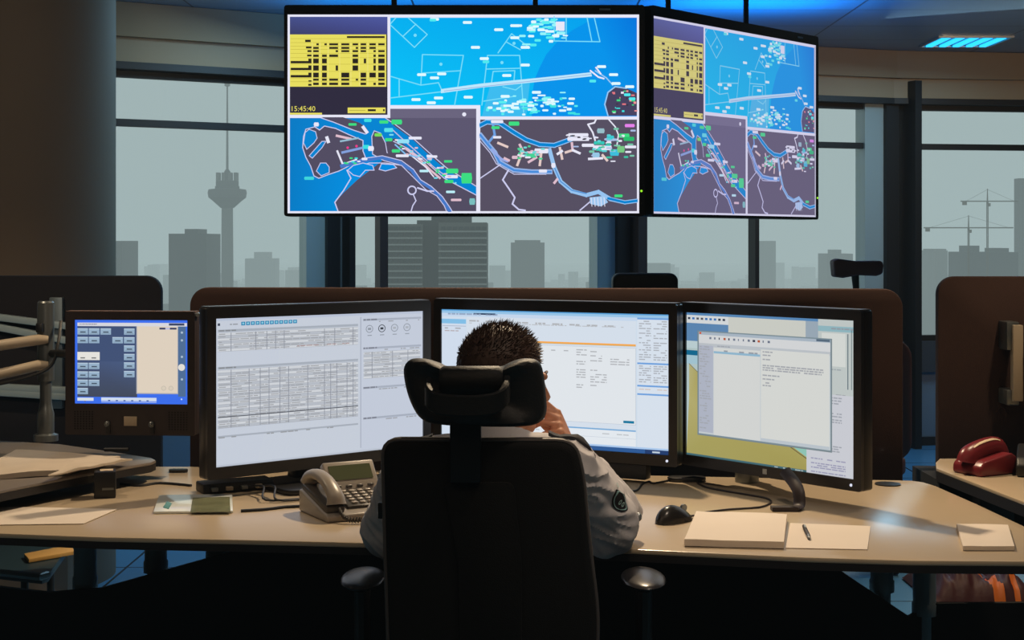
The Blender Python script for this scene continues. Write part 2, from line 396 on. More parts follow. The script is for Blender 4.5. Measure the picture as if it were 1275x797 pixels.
# windows: openings between sill and head
panes = [[(-400, 380)], [(433, 470), (480, 742)], [(795, 936), (941, 1075)], [(1127, 1560)]]
extra_m = [[], [(470, 480, 'bronze')], [(936, 941, 'frame')], []]
for i, s in enumerate(SEG):
    root = bpy.data.objects.new('window_%d' % (i + 1), None); COL.objects.link(root); root.location = s.L + Vector((0, 0, .73)); root['kind'] = 'structure'
    b = NB(); a_lo = seg_u(s, panes[i][0][0]) if i else 0; a_hi = seg_u(s, panes[i][-1][1]) if i < 3 else s.W
    sbox(b, s, a_lo, a_hi, 2.085, 2.125, -.06, .0)           # transom
    sbox(b, s, a_lo, a_hi, .735, .775, -.06, .0); sbox(b, s, a_lo, a_hi, 2.36, 2.40, -.06, .0)
    if i == 0: sbox(b, s, seg_u(s, -120), seg_u(s, -112), .73, 2.4, -.06, 0)
    obj('window_frame', b, M['frame'], root)
    for x0, x1, mm in extra_m[i]:
        b = NB(); sbox(b, s, seg_u(s, x0), seg_u(s, x1), .73, 2.4, -.05, .05); obj('mullion', b, M[mm], root)
    for x0, x1 in panes[i]:
        b = NB(); sbox(b, s, seg_u(s, x0) - .01 if x0 > -400 else 0, seg_u(s, x1) + .01 if x1 < 1500 else s.W, .73, 2.4, -.045, -.033)
        obj('pane', b, glass, root, smooth=False)
# the three facade posts where the wall turns
for i, (g0, g1, k0, k1, l0, l1, m0, m1, mm) in enumerate(((380, 403, 403, 419, 419, 426, 426, 433, 'frame'), (742, 764, 764, 779, 779, 784, 784, 795, 'bronze'), (1075, 1098, 1098, 1113, 1113, 1119, 1119, 1127, 'frame'))):
    s, t = SEG[i], SEG[i + 1]
    if i == 2: pass
    def u_(px, ss=s): return seg_u(ss, px)
    b = NB(); sbox(b, s, u_(g0), u_(g1), .73, 2.4, -.1, .02); struct('trim_%d' % (5 + i * 4), b, M['clad'])
    b = NB(); sbox(b, s, u_(k0), u_(k1), .0, 2.43, -.12, .06); struct('trim_%d' % (6 + i * 4), b, M['frame'])
    b = NB(); sbox(b, s, u_(l0), u_(l1), .73, 2.4, -.1, .0); struct('trim_%d' % (7 + i * 4), b, M['alu'])
    b = NB(); sbox(b, s, u_(m0), u_(m1), .0, 2.435 if i < 2 else 2.55, -.05, .12 if i < 2 else .2); struct('trim_%d' % (8 + i * 4), b, M[mm])

# round column at the left
b = NB(); lathe(b, (-2.17, 6.2, 0), [(.455, 0), (.455, CZ)], 64); o = obj('trim_20', b, M['column']); o['kind'] = 'structure'

# ================================================================== city outside
g = NB(); prism(g, [(-2500, 60, -95), (2500, 60, -95), (3500, 6000, -95), (-3500, 6000, -95)], (0, 0, .5)); struct('ground', g, M['city'], smooth=False)
FOOT = [(276, 292, 800), (210, 257, 635), (636, 678, 915), (941, 966, 1315), (305, 342, 1515), (800, 835, 1515), (1165, 1182, 915), (1206, 1268, 655), (1268, 1300, 715), (1030, 1062, 1015), (142, 152, 715), (480, 606, 340), (1196, 1268, 620), (1150, 1262, 600)]
b = NB(); rnd = random.Random(3)
for k in range(2600):
    D = 260 + 2600 * rnd.random() ** 1.2; px = rnd.uniform(-60, 1340); h = rnd.uniform(6, 26) if rnd.random() < .93 else rnd.uniform(28, 62)
    x = X(px, D); w_, d_ = rnd.uniform(12, 48), rnd.uniform(12, 40)
    if h > 28: w_ *= .6
    if D < 500: h *= .6
    if any(abs(D - bd_) < 60 and a_ - 46 * F / D < px < c_ + 46 * F / D for a_, c_, bd_ in FOOT): continue
    box(b, (x, D, -94.5 + h / 2), (w_, d_, h), rnd.uniform(-.5, .5))
o = obj('distant_rooftops', b, M['concrete_d'], smooth=False); tag(o, 'hazy grey low rooftops spreading across the city to the horizon', 'buildings', kind='stuff')
# observation tower
D = 800; px1 = D / F
t = thing('observation_tower', (X(283, D), D, -94.5), 'slim concrete observation tower with crow\'s nest and antenna mast on the skyline', 'tower')
cx = X(283, D)
def tz(py): return Z(py, D)
b = NB(); lathe(b, (cx, D, 0), [(7 * px1 * 1.15, -94.5), (7.5 * px1, tz(330)), (7 * px1, tz(255))], 20); obj('shaft', b, M['concrete'], t)
b = NB(); lathe(b, (cx, D, 0), [(8 * px1, tz(259)), (18 * px1, tz(250)), (23 * px1, tz(246)), (24 * px1, tz(240)), (23 * px1, tz(236)), (15 * px1, tz(235)), (15 * px1, tz(232)), (14 * px1, tz(232)), (14 * px1, tz(226)), (10 * px1, tz(225))], 32); obj('crows_nest', b, M['concrete_d'], t)
b = NB()
for dx in (-11, -4, 4, 11): box(b, (cx + dx * px1, D, tz(222)), (4 * px1, 5, 14 * px1))
obj('lift_housing', b, M['concrete'], t)
b = NB(); lathe(b, (cx, D, 0), [(5 * px1, tz(228)), (4 * px1, tz(214)), (2 * px1, tz(211))], 16); obj('upper_drum', b, M['concrete_d'], t)
b = NB(); lathe(b, (cx, D, 0), [(1.6 * px1, tz(214)), (1.3 * px1, tz(160)), (.9 * px1, tz(108)), (3.5 * px1, tz(107)), (3.5 * px1, tz(104)), (.5 * px1, tz(103))], 10); obj('antenna_mast', b, M['concrete'], t)
# hazy blocks
def block(name, x0, x1, y0, D, label, m='concrete_d', extra=(), dep=30, rows=0, group=None):
    t = thing(name, (X((x0 + x1) / 2, D), D, -94.5), label, 'building', group)
    b = NB(); zt = Z(y0, D); w_ = (x1 - x0) * D / F
    box(b, (X((x0 + x1) / 2, D), D + dep / 2, (zt - 94.5) / 2), (w_, dep, zt + 94.5)); obj('wall', b, M[m], t, smooth=False)
    for ex0, ex1, ey in extra:
        b = NB(); ze = Z(ey, D); box(b, (X((ex0 + ex1) / 2, D), D + dep / 2, (zt + ze) / 2), ((ex1 - ex0) * D / F, dep * .6, ze - zt)); obj('roof_housing', b, M[m], t, smooth=False)
    return t, zt
block('office_tower', 210, 257, 291, 620, 'dark hazy square tower block left of the observation tower', extra=[(226, 243, 285)])
block('office_tower', 636, 678, 302, 900, 'hazy flat topped tower right of the twin slab block', extra=[(641, 673, 299)])
block('office_tower', 941, 966, 300, 1300, 'pale hazy tower behind the thin window post under the right display')
block('apartment_building', 305, 342, 322, 1500, 'faint low block right of the observation tower', extra=[(315, 334, 314)])
block('apartment_building', 800, 835, 328, 1500, 'faint low block left under the right wall display')
block('apartment_building', 1165, 1180, 312, 900, 'pale narrow block left of the tower cranes', m='concrete', extra=[(1163, 1182, 310)])
block('apartment_building', 1206, 1268, 314, 640, 'dark wide block below the tower cranes', m='concrete_d', extra=[(1215, 1225, 306), (1248, 1262, 309)])
block('office_tower', 1268, 1300, 222, 700, 'tall pale tower at the right edge of the far window', m='concrete', dep=6)
block('apartment_building', 1030, 1062, 316, 1000, 'hazy block left of the grey facade post', extra=[(1040, 1050, 311)])
block('apartment_building', 142, 152, 300, 700, 'narrow hazy block beside the round column')
# twin slab block with rows of windows
D = 330
t = thing('apartment_tower', (X(543, D), D, -94.5), 'large twin slab tower block with rows of windows under the display', 'building')
q = D / F
b = NB(); box(b, (X(503, D), D + 10, (Z(279, D) - 94.5) / 2), (46 * q, 20, Z(279, D) + 94.5)); box(b, (X(576, D), D + 10, (Z(277, D) - 94.5) / 2), (60 * q, 20, Z(277, D) + 94.5)); obj('wall', b, M['concrete'], t, smooth=False)
b = NB(); box(b, (X(533, D), D + 12, (Z(274, D) - 94.5) / 2), (30 * q, 18, Z(274, D) + 94.5)); obj('lift_shaft', b, M['concrete_d'], t, smooth=False)
b = NB(); box(b, (X(560, D), D + 12, Z(272, D)), (50 * q, 10, 2.2)); obj('roof_housing', b, M['concrete_d'], t, smooth=False)
b = NB()
for r in range(16):
    zz = Z(284 + r * 8.2, D)
    for x0, x1, st in ((482, 524, 7), (548, 605, 7.3)):
        x = x0 + 1.5
        while x < x1 - 4:
            box(b, (X(x + 2.5, D), D - .05, zz), (5.2 * q, .4, 3.4 * q)); x += st
obj('window_row', b, M['glassd'], t, smooth=False)['kind'] = 'stuff'
b = NB()
for r in range(16):
    zz = Z(288.3 + r * 8.2, D)
    for x0, x1 in ((480, 526), (546, 606)): box(b, (X((x0 + x1) / 2, D), D - .4, zz), ((x1 - x0) * q, .8, 1.8 * q))
obj('balcony_band', b, mat('balcony_white', (150, 152, 150), .8), t, smooth=False)['kind'] = 'stuff'
# cranes
def crane(px, ytop, yjib, j0, j1, D, label):
    q = D / F; t = thing('tower_crane', (X(px, D), D, -60), label, 'crane', None)
    b = NB(); x = X(px, D)
    for dx in (-1, 1):
        for dy in (-1, 1): box(b, (x + dx * q * .8, D + dy * q * .8, (Z(yjib, D) - 94.5) / 2), (.5 * q, .5 * q, Z(yjib, D) + 94.5))
    z = Z(360, D)
    while z < Z(yjib, D): tube(b, [(x - q * .8, D, z), (x + q * .8, D, z + 2 * q)], .22 * q, 4); tube(b, [(x + q * .8, D, z), (x - q * .8, D, z + 2 * q)], .22 * q, 4); z += 2 * q
    obj('mast', b, M['cranem'], t, smooth=False)
    b = NB(); tube(b, [(x, D, Z(yjib + 3, D)), (x, D, Z(ytop, D))], [1.1 * q, .5 * q], 6); box(b, (x + 2 * q, D, Z(yjib + 4, D)), (3 * q, 3 * q, 4 * q)); obj('tower_head', b, M['cranem'], t, smooth=False)
    b = NB(); zj = Z(yjib, D)
    for dz in (0, 1.6): tube(b, [(X(j0, D), D, zj + dz * q * .5), (X(j1, D), D, zj + dz * q * .5)], .35 * q, 4)
    k = j0
    while k < j1 - 2: tube(b, [(X(k, D), D, zj), (X(k + 1.5, D), D, zj + .8 * q)], .18 * q, 4); k += 1.5
    obj('jib', b, M['cranem'], t, smooth=False)
    b = NB(); tube(b, [(x, D, Z(ytop + 1, D)), (X(j0 + 6, D), D, zj)], .15 * q, 4); tube(b, [(x, D, Z(ytop + 1, D)), (X(j1 - 4, D), D, zj)], .15 * q, 4); obj('tie_bar', b, M['cranem'], t, smooth=False)
    b = NB(); box(b, (X(j0 + 5, D), D, zj - 2.4 * q), (5 * q, 3 * q, 4 * q)); obj('counterweight', b, M['cranem'], t, smooth=False)
crane(1229.5, 235, 251, 1196, 1268, 620, 'taller tower crane with its jib above the other crane')
crane(1206, 268, 284, 1150, 1262, 595, 'lower tower crane with a long jib left of the taller crane')

# ================================================================== ceiling luminaire
s0, s1 = PZ(1160, 45, CZ) , PZ(1245, 57, CZ)
t = thing('ceiling_light', (2.99, 9.54, CZ), 'recessed blue-lit louvre light in the ceiling at upper right', 'ceiling light')
b = NB(); cxx, cyy = X(1202, 9.54), 9.54
for dx in (-1, 1): box(b, (cxx + dx * .235, cyy, CZ - .006), (.015, .47, .012))
for dy in (-1, 1): box(b, (cxx, cyy + dy * .23, CZ - .006), (.47, .015, .012))
obj('frame', b, M['alu'], t)
lum = mat('luminaire_glow', (20, 120, 200), .4, emis=(40, 190, 255), estr=1.6)
for k in range(5):
    b = NB(); xk = cxx - .18 + k * .09
    prism(b, [(xk - .02, cyy + .21, CZ - .014), (xk + .02, cyy + .21, CZ - .014), (xk + .02, cyy - .21, CZ - .014), (xk - .02, cyy - .21, CZ - .014)], (0, 0, .012)); obj('diffuser_strip', b, lum, t)

# ================================================================== partitions
def partition(L, R, z1, m, label, corners, z0=.55, posts=(), r=.06):
    s = Slab(L, R, z0, z1); base = (s.L + s.R) / 2
    t = thing('desk_partition', (base.x, base.y, 0), label, 'partition')
    b = NB(); s.plate(b, s.W, s.H, r, -.018, .018, corners=corners, n=8); obj('panel', b, M[m], t, bevel=.006)
    for a in posts:
        b = NB(); p = s.p(a, 0, 0); box(b, (p.x, p.y, .3), (.04, .03, .6)); box(b, (p.x, p.y, .012), (.10, .34, .024)); obj('post', b, M['leg'], t)
    return t, s
part_c, SC = partition((X(238, 4.78), 4.78), (X(1123, 4.62), 4.62), 1.287, 'felt_warm_lit', 'wide dark fabric partition behind the three big monitors', (0, 1, 1, 0), posts=(-.55, .45))
part_l, SL_ = partition((-2.6, 5.5), (X(202, 5.5), 5.5), 1.308, 'felt', 'dark partition at the left in front of the round column', (0, 1, 0, 0), posts=(-.5, .3))
part_r, SR_ = partition((X(1166, 4.9), 4.9), (X(1500, 4.9), 4.9), 1.32, 'felt_warm_lit', 'dark partition tinted with warm light at the right edge behind the red telephone', (0, 0, 1, 0), posts=(.3,))
# tool rails with cross bars
def rail(name, y0a, y0b, x0, x1, D, label, m='steel'):
    b = NB(); p, q = P(x0, y0a, D), P(x1, y0b, D)
    d = q - p; mid = (p + q) / 2; 
    R = Matrix((d.normalized(), Vector((0, 1, 0)), d.normalized().cross(Vector((0, 1, 0))))).transposed()
    box(b, mid, (d.length, .03, .026), R)
    return b
t = thing('tool_rail', (X(40, 5.35), 5.44, 1.0), 'pair of grey horizontal rails on the dark left partition', 'rail')
for ya, yb, n_ in ((390, 406, 'rail_bar'), (400, 424, 'rail_bar'), (480, 486, 'rail_bar'), (486, 494, 'rail_bar')):
    obj(n_, rail('r', ya, yb, -40, 84, 5.44, '', ), mat('rail_grey', (170, 190, 196), .4), t, bevel=.004)
b = NB(); box(b, (X(70, 5.46), 5.468, Z(440, 5.44)), (.05, .03, .42)); obj('upright', b, M['leg'], t, bevel=.004)
t = thing('tool_rail', (X(248, 4.7), 4.7, 1.0), 'pair of beige rails showing between the touch screen and left monitor', 'rail')
for y0, y1 in ((432, 445), (464, 478)):
    b = NB(); p = P(272, (y0 + y1) / 2, 4.74); box(b, p, (.16, .03, (y1 - y0) * 4.7 / F)); obj('rail_bar', b, M['beige'], t, bevel=.004)
b = NB(); box(b, P(285, 455, 4.755), (.03, .02, .16)); obj('upright', b, M['beige'], t)
# monitor mount on the right partition
t = thing('monitor_mount', (X(1265, 4.86), 4.86, .95), 'grey metal mounting bracket on the right partition', 'bracket')
b = NB(); box(b, P(1266, 452, 4.8), (.035, .03, 95 * 4.8 / F)); obj('upright', b, M['beige'], t, bevel=.004)
for y0, y1 in ((400, 435), (484, 503)):
    b = NB(); box(b, P(1256, (y0 + y1) / 2, 4.84), (.042, .085, (y1 - y0) * 4.84 / F)); obj('clamp', b, M['steel'], t, bevel=.004)
b = NB(); box(b, P(1290, 460, 4.78), (.07, .05, .2)); obj('back_plate', b, M['black'], t, bevel=.01)

# ================================================================== control desk
t = desk = thing('control_desk', (0, 3.7, 0), 'long beige worktop desk with black edge and round steel legs', 'desk')
out = [PZ(*q) for q in ((-90, 661), (0, 664), (130, 669), (290, 672), (455, 676), (770, 683), (1000, 694), (1136, 698), (1275, 699), (1345, 698))]
back = [PZ(*q) for q in ((1345, 684), (1275, 655), (1215, 627), (1165, 605), (1150, 600.5), (1135, 598.5), (1115, 598), (1000, 596), (760, 591), (420, 585), (236, 581), (150, 581), (-90, 600))]
T = .028
b = NB(); prism(b, [p - Vector((0, 0, .012)) for p in out + back], (0, 0, .012)); obj('worktop', b, M['laminate'], t, bevel=.003)
b = NB(); prism(b, [p - Vector((0, 0, T)) for p in out + back], (0, 0, T - .012)); obj('edge_band', b, M['edge'], t)
for px, D, yb in ((106, 4.02, 732), (194, 4.1, 712), (271, 4.15, 700), (1098, 4.02, 736), (1151, 3.98, 765)):
    b = NB(); x = X(px, D); zb = Z(yb, D); lathe(b, (x, D, 0), [(.024, .03), (.024, zb), (.034, zb), (.034, zb + .03), (.031, zb + .035), (.031, .722)], 24)
    obj('leg', b, M['leg'], t)
    b = NB(); box(b, (x, D, .015), (.09, .3, .03)); obj('foot', b, M['edge'], t, bevel=.006)
def q4(px, py, D=3.96): return P(px, py, D)
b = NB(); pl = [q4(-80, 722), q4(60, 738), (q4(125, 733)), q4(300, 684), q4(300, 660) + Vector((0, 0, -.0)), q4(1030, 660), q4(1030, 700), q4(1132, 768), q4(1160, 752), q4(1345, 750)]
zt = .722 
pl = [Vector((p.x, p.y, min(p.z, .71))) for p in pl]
prism(b, pl + [Vector((pl[-1].x, 3.96, .02)), Vector((pl[0].x, 3.96, .02))], (0, .016, 0)); obj('under_desk_black', b, M['dblack'], t)  # black sheet standing in for the darkness under the worktop
# cable grommet
b = NB(); g0 = PZ(1103, 602, .75); lathe(b, (g0.x, g0.y - .02, .7502), [(.036, 0), (.036, .003), (.028, .004)], 28)
o = obj('cable_grommet', b, M['black']); tag(o, 'round black cable grommet in the worktop right of the right monitor', 'grommet')

# ------------------------------------------------------------------ raised side worktop at the left
t = thing('side_worktop', (-1.5, 4.0, 0), 'raised dark-edged side worktop at the left carrying papers', 'desk')
def PW(px, py): return PZ(px, py, .81)
w_out = [PW(-120, 636), PW(0, 611), PW(100, 591), PW(188, 576), PW(194, 573), PW(188, 570), PW(130, 561), PW(74, 553), PW(-60, 545), PW(-200, 560)]
b = NB(); prism(b, [p - Vector((0, 0, .008)) for p in w_out], (0, 0, .008)); obj('worktop', b, mat('side_laminate', (120, 112, 106), .3), t, bevel=.002)
b = NB(); prism(b, [p - Vector((0, 0, .028)) for p in w_out], (0, 0, .02)); obj('edge_band', b, M['edge'], t)
b = NB(); lathe(b, (-1.72, 4.1, 0), [(.12, 0), (.12, .02), (.03, .03), (.03, .782)], 24); obj('leg', b, M['leg'], t)
# paper piles on it
def sheet(name, pts, z, th, m, label, cat, parent=None, group=None, wav=0):
    b = NB(); q = [PZ(px, py, z) for px, py in pts]
    # subdivided curled sheet
    N = 8; grid = []
    for i in range(N + 1):
        row = []
        for j in range(N + 1):
            s_, t_ = i / N, j / N
            p = (q[0] * (1 - s_) + q[1] * s_) * (1 - t_) + (q[3] * (1 - s_) + q[2] * s_) * t_
            p = p + Vector((0, 0, wav * (noise.noise(Vector((s_ * 2.3 + px, t_ * 2, z))) + .5)))
            row.append(p)
        grid.append(row)
    top = [[b.verts.new(p + Vector((0, 0, th))) for p in r] for r in grid]; bot = [[b.verts.new(Vector((p.x, p.y, z + .0002 + (p.z - z) * .5))) for p in r] for r in grid]
    for i in range(N):
        for j in range(N):
            b.faces.new((top[i][j], top[i + 1][j], top[i + 1][j + 1], top[i][j + 1])); b.faces.new((bot[i][j], bot[i][j + 1], bot[i + 1][j + 1], bot[i + 1][j]))
    for i in range(N):
        b.faces.new((top[i][0], bot[i][0], bot[i + 1][0], top[i + 1][0])); b.faces.new((top[i + 1][N], bot[i + 1][N], bot[i][N], top[i][N]))
        b.faces.new((top[0][i + 1], bot[0][i + 1], bot[0][i], top[0][i])); b.faces.new((top[N][i], bot[N][i], bot[N][i + 1], top[N][i + 1]))
    o = obj(name, b, m, parent)
    if label: tag(o, label, cat, group)
    return o
sheet('paper_pile', [(-40, 600), (85, 592), (150, 574), (20, 566)], .81, .012, M['paper2'], 'thick worn pile of papers on the raised side worktop', 'papers', wav=.006)
sheet('paper_sheet', [(60, 594), (120, 584), (165, 574), (110, 571)], .824, .003, M['paper2'], 'crumpled brown sheet lying over the pile on the side worktop', 'paper', wav=.01)
b = NB(); p0, p1 = PZ(130, 571, .81), PZ(160, 571, .81); tube(b, [p0 + Vector((0, 0, .026)), p1 + Vector((0, 0, .026))], .006, 10)
o = obj('marker_pen', b, M['black']); tag(o, 'black marker pen lying on the paper pile', 'pen')

# pole with arms
D = 4.55
t = thing('mounting_pole', (X(57, D), D, .81), 'upright steel pole with two grey arms at the left on the side worktop', 'pole')
q = D / F; xp = X(57, D)
b = NB(); lathe(b, (xp, D, 0), [(.038, .811), (.038, .83), (.026, .835), (.026, Z(515, D)), (.021, Z(508, D)), (.018, Z(500, D)), (.018, Z(470, D))], 24); obj('base', b, M['steel'], t)
b = NB(); lathe(b, (xp, D, 0), [(.026, Z(474, D)), (.026, Z(377, D)), (.022, Z(375, D))], 24); obj('pole', b, M['steel'], t)
for y0, y1, dy in ((430, 423, -.045), (466, 455, -.045)):
    b = NB(); tube(b, [P(-60, y0 + 6, D - .1), P(0, y0, D - .06), P(48, y1, D - .045), P(60, y1, D - .035)], [.017, .017, .017, .012], 14); obj('arm', b, M['beige'], t)
b = NB(); tube(b, smoothpath([P(-40, 485, D - .08), P(0, 478, D - .08), P(40, 468, D - .075), P(64, 455, D - .06), P(72, 430, D - .04), P(76, 400, D)]), .005, 8); obj('cable', b, M['black'], t)
b = NB(); box(b, P(50, 408, D - .035), (.02, .03, .03)); obj('clamp_knob', b, M['black'], t, bevel=.004)
b = NB(); tube(b, [P(62, 440, D), P(120, 442, 4.33)], .013, 12); tube(b, [P(120, 442, 4.33), P(160, 450, 4.30)], .013, 12); obj('screen_arm', b, M['black'], t)

# ================================================================== overhead wall displays
WHT = (232, 232, 248); LAV = (205, 205, 240); SLATE = (82, 76, 98); NAVY = (46, 42, 62); YEL = (232, 222, 96); YD = (40, 34, 30)
CYAN = (0, 184, 244); BLU = (0, 148, 232); RIV = (0, 132, 210); GRN = (60, 222, 130); TUR = (60, 225, 225); PNK = (224, 190, 205)
def draw_map(c):
    R = c.rect; L = c.line; r_ = random.Random(11)
    R(359, 19, 795, 265, WHT)
    # sea chart, upper right
    c.poly([(486, 22), (793, 22), (793, 145), (598, 145), (598, 131), (486, 131)], [(0, 176, 240), (0, 158, 238), (0, 170, 240), (0, 190, 240), (0, 190, 245), (0, 196, 250)])
    arc = [(737, 22), (730, 28), (712, 38), (693, 53), (680, 68), (672, 84), (666, 98), (663, 115), (662, 130), (662, 145)]
    c.poly(arc + [(793, 145), (793, 22)], [(0, 148, 236)] * len(arc) + [(0, 146, 232), (0, 116, 220)])
    c.poly([(610, 108), (660, 100), (655, 145), (600, 145)], (60, 188, 240))
    pale = (120, 222, 250)
    for pl in ([(486, 30), (493, 22)], [(486, 31), (516, 59), (532, 43), (508, 22)], [(502, 45), (518, 30)],
               [(524, 106), (526, 68), (577, 69), (566, 131)], [(526, 91), (574, 88)], [(486, 95), (524, 106), (546, 103), (550, 112)], [(497, 98), (497, 121)],
               [(486, 122), (560, 113)], [(607, 69), (600, 131)], [(607, 69), (647, 69), (652, 140)], [(606, 86), (647, 85)], [(612, 103), (614, 89), (641, 88), (640, 100)],
               [(620, 66), (637, 42), (660, 60)], [(630, 52), (648, 62)], [(602, 126), (640, 120)], [(626, 108), (642, 112), (650, 106)], [(731, 22), (737, 52)], [(740, 22), (747, 52), (690, 51)], [(705, 22), (705, 51)], [(690, 51), (690, 20)]): L(pl, 1.3, pale)
    c.poly([(549, 111), (600, 104), (700, 94), (736, 90), (737, 95), (700, 99), (600, 109), (549, 116)], (190, 232, 252))
    L([(553, 113.4), (736, 92.5)], .8, (150, 170, 220))
    # harbour corner
    c.poly([(757, 115), (764, 108), (776, 108), (793, 116), (793, 144), (757, 144), (753, 130)], (70, 66, 96))
    L([(757, 144), (753, 130), (757, 115), (766, 108), (780, 110)], 1.6, (150, 200, 245)); L([(741, 88), (755, 97), (763, 106)], 1.6, (150, 200, 245))
    for k in range(26): x, y = r_.uniform(762, 790), r_.uniform(112, 142); R(x, y, x + r_.uniform(1, 5), y + r_.uniform(1, 3), r_.choice([GRN, (240, 150, 150), WHT, TUR, (230, 120, 130), (60, 50, 70)]))
    # vessel labels
    def lab(x, y, col=(225, 250, 255), w=10, h=3.4):
        c.poly([(x - w / 2, y - h / 2), (x + w / 2, y - h / 2), (x + w / 2 + .8, y), (x + w / 2, y + h / 2), (x - w / 2, y + h / 2), (x - w / 2 - .8, y)], col)
    for x, y in ((541, 24, ), (582, 28), (621, 37), (592, 59), (603, 73), (550, 92), (525, 93), (541, 97), (518, 124), (546, 122), (537, 128), (583, 121), (631, 94), (629, 120), (654, 81), (749, 83), (764, 93), (767, 104), (784, 108), (668, 115), (654, 59), (641, 47), (641, 32)): lab(x, y)
    for x, y in ((539, 25), (605, 77), (738, 101), (664, 56), (781, 118), (787, 123)): lab(x, y, (80, 235, 240), 7)
    for k in range(52):
        x, y = r_.gauss(678, 18), r_.gauss(36, 10)
        if 22 < y < 56 and 640 < x < 715: lab(x, y, r_.choice([(225, 250, 255), (90, 240, 240), (225, 250, 255), (150, 245, 250)]), r_.uniform(3, 10), r_.uniform(1.5, 3.6))
    R(692, 27, 703, 38, WHT)
    for k in range(80):
        x, y = r_.gauss(680, 24), r_.gauss(131, 8)
        if 112 < y < 143 and 640 < x < 719: lab(x, y, r_.choice([(225, 250, 255), (90, 240, 240), (225, 250, 255), (150, 245, 250), TUR]), r_.uniform(2, 10), r_.uniform(1.5, 3.4))
    for k in range(22):
        x, y = r_.gauss(632, 14), r_.gauss(136, 5)
        if 124 < y < 143 and x > 603: lab(x, y, r_.choice([(225, 250, 255), (90, 240, 240)]), r_.uniform(2, 9), 3)
    for x, y in ((517, 44), (549, 80), (625, 78), (640, 54), (625, 132)): c.dot(x, y, 2, pale)
    L([(735, 88), (745, 96), (752, 98)], 2, WHT); L([(742, 84), (748, 92)], 2, WHT)
    # table window, upper left
    R(361, 21, 482.5, 143, NAVY); c.poly([(361, 21), (482.5, 21), (482.5, 43), (361, 43)], [(70, 80, 140), (78, 88, 160), (66, 70, 132), (60, 62, 104)])
    R(361, 43, 481, 108, YEL)
    R(432, 45, 479, 47.4, YD); R(380, 49.5, 387, 52.5, YD)
    cols = [(390, 397), (401, 407), (410, 421), (425, 435), (439, 446), (449, 456), (460, 468), (471, 479)]
    pat = [(54, 56.5, '00111111'), (58.5, 61, '10110110'), (62.5, 65, '10011101'), (68, 71, '11101001'), (73, 79, '11001001'), (81.5, 88, '11001001'), (90.5, 96.5, '11010111'), (98, 100.6, '11110101'), (103, 106, '11110101')]
    for y0, y1, s_ in pat:
        for (x0, x1), ch in zip(cols, s_):
            if ch == '1': R(x0, y0, x1, y1, YD)
            elif r_.random() < .5: R(x1 - 3, y0, x1, y1, YD)
    for y0 in (76, 84.5, 93.5): R(362, y0, 387, y0 + 3, YD); R(384, y0 - 3, 388, y0 + 3, YD)
    for y0 in (58, 62.5, 68, 100, 104.5): R(384 + r_.uniform(-3, 1), y0, 388, y0 + 2.4, YD)
    for y0 in (48.3, 53.2, 57.6, 61.6, 66.6, 71.9, 80, 89, 97.3, 101.8): L([(362, y0), (480, y0)], .5, (190, 176, 66))
    for x in (388.8, 398.6, 408.6, 423, 437, 447.6, 458, 469.4): L([(x, 53), (x, 107)], .8, (236, 224, 130))
    c.text('15:45:40', 361.5, 138.5, 6.4, YEL, 1.0)
    R(361, 140.5, 401, 142.8, YEL); R(433, 134, 480, 141, YEL); R(458, 136, 468, 138.6, YD); R(477, 136, 479, 138.6, YD); L([(435, 137.4), (455, 137.4)], .6, (150, 140, 60))
    # harbour chart, lower left
    R(361, 147, 593, 263, SLATE); R(486, 135.5, 593, 147.5, (106, 100, 126))
    c.poly([(361, 147), (430, 147), (470, 205), (445, 224), (428, 240), (417, 252), (421, 263), (361, 263)], [(0, 122, 196), (0, 134, 214), (0, 140, 225), (0, 146, 228), (0, 140, 220), (0, 138, 215), (0, 138, 215), (0, 124, 198)])
    c.poly([(430, 147), (480, 147), (492, 158), (512, 172), (533, 192), (556, 212), (575, 222), (593, 233), (593, 243), (572, 232), (553, 222), (533, 202), (508, 184), (492, 172), (478, 178), (476, 200), (470, 205), (452, 200), (440, 170)], RIV)
    pen = [(381, 161), (378, 170), (377, 184), (381, 196), (387, 207), (391, 219), (397, 222), (410, 217), (422, 213), (432, 208), (442, 202), (455, 196), (452, 188), (452, 175), (435, 168), (418, 160), (404, 157), (398, 162), (392, 158)]
    c.poly(pen, SLATE); L(pen, 1.1, LAV, True)
    for lk in ([(380, 165), (385, 161), (393, 164), (395, 172), (391, 178), (382, 186), (378, 178)], [(385, 194), (401, 176), (406, 176), (401, 184), (389, 197)], [(394, 213), (399, 203), (406, 203), (410, 208), (410, 215), (400, 219)]):
        c.poly(lk, RIV); L(lk, .9, LAV, True)
    L([(426, 190), (452, 184)], 3, (130, 160, 220)); L([(420, 188), (427, 205), (444, 199)], 2.4, WHT); L([(419, 169), (437, 173)], 3, PNK); L([(424, 176), (446, 172)], 2.2, (150, 190, 210)); L([(407, 171), (409, 177)], 4, WHT)
    c.poly([(400, 146), (427, 146), (448, 153), (457, 160), (455, 167), (440, 162), (415, 152)], SLATE); L([(400, 147), (415, 152), (440, 162), (455, 167)], 1.1, LAV); L([(452, 158), (457, 165)], 4, WHT)
    c.poly([(430, 147), (593, 147), (593, 232), (572, 219), (556, 209), (533, 189), (512, 170), (492, 155), (480, 147)], (92, 86, 112)); L([(480, 147), (492, 155), (512, 170), (533, 189), (556, 209), (572, 219), (593, 232)], 1.1, LAV)
    isl = [(463, 170), (466, 163), (474, 166), (480, 178), (482, 190), (497, 198), (515, 208), (500, 206), (478, 200), (464, 192)]
    c.poly(isl, SLATE); L(isl, 1, LAV, True)
    c.poly([(482, 178), (490, 174), (508, 184), (533, 204), (553, 222), (572, 232), (593, 243), (593, 263), (562, 263), (552, 250), (535, 235), (524, 222), (512, 208), (495, 198), (483, 192)], SLATE)
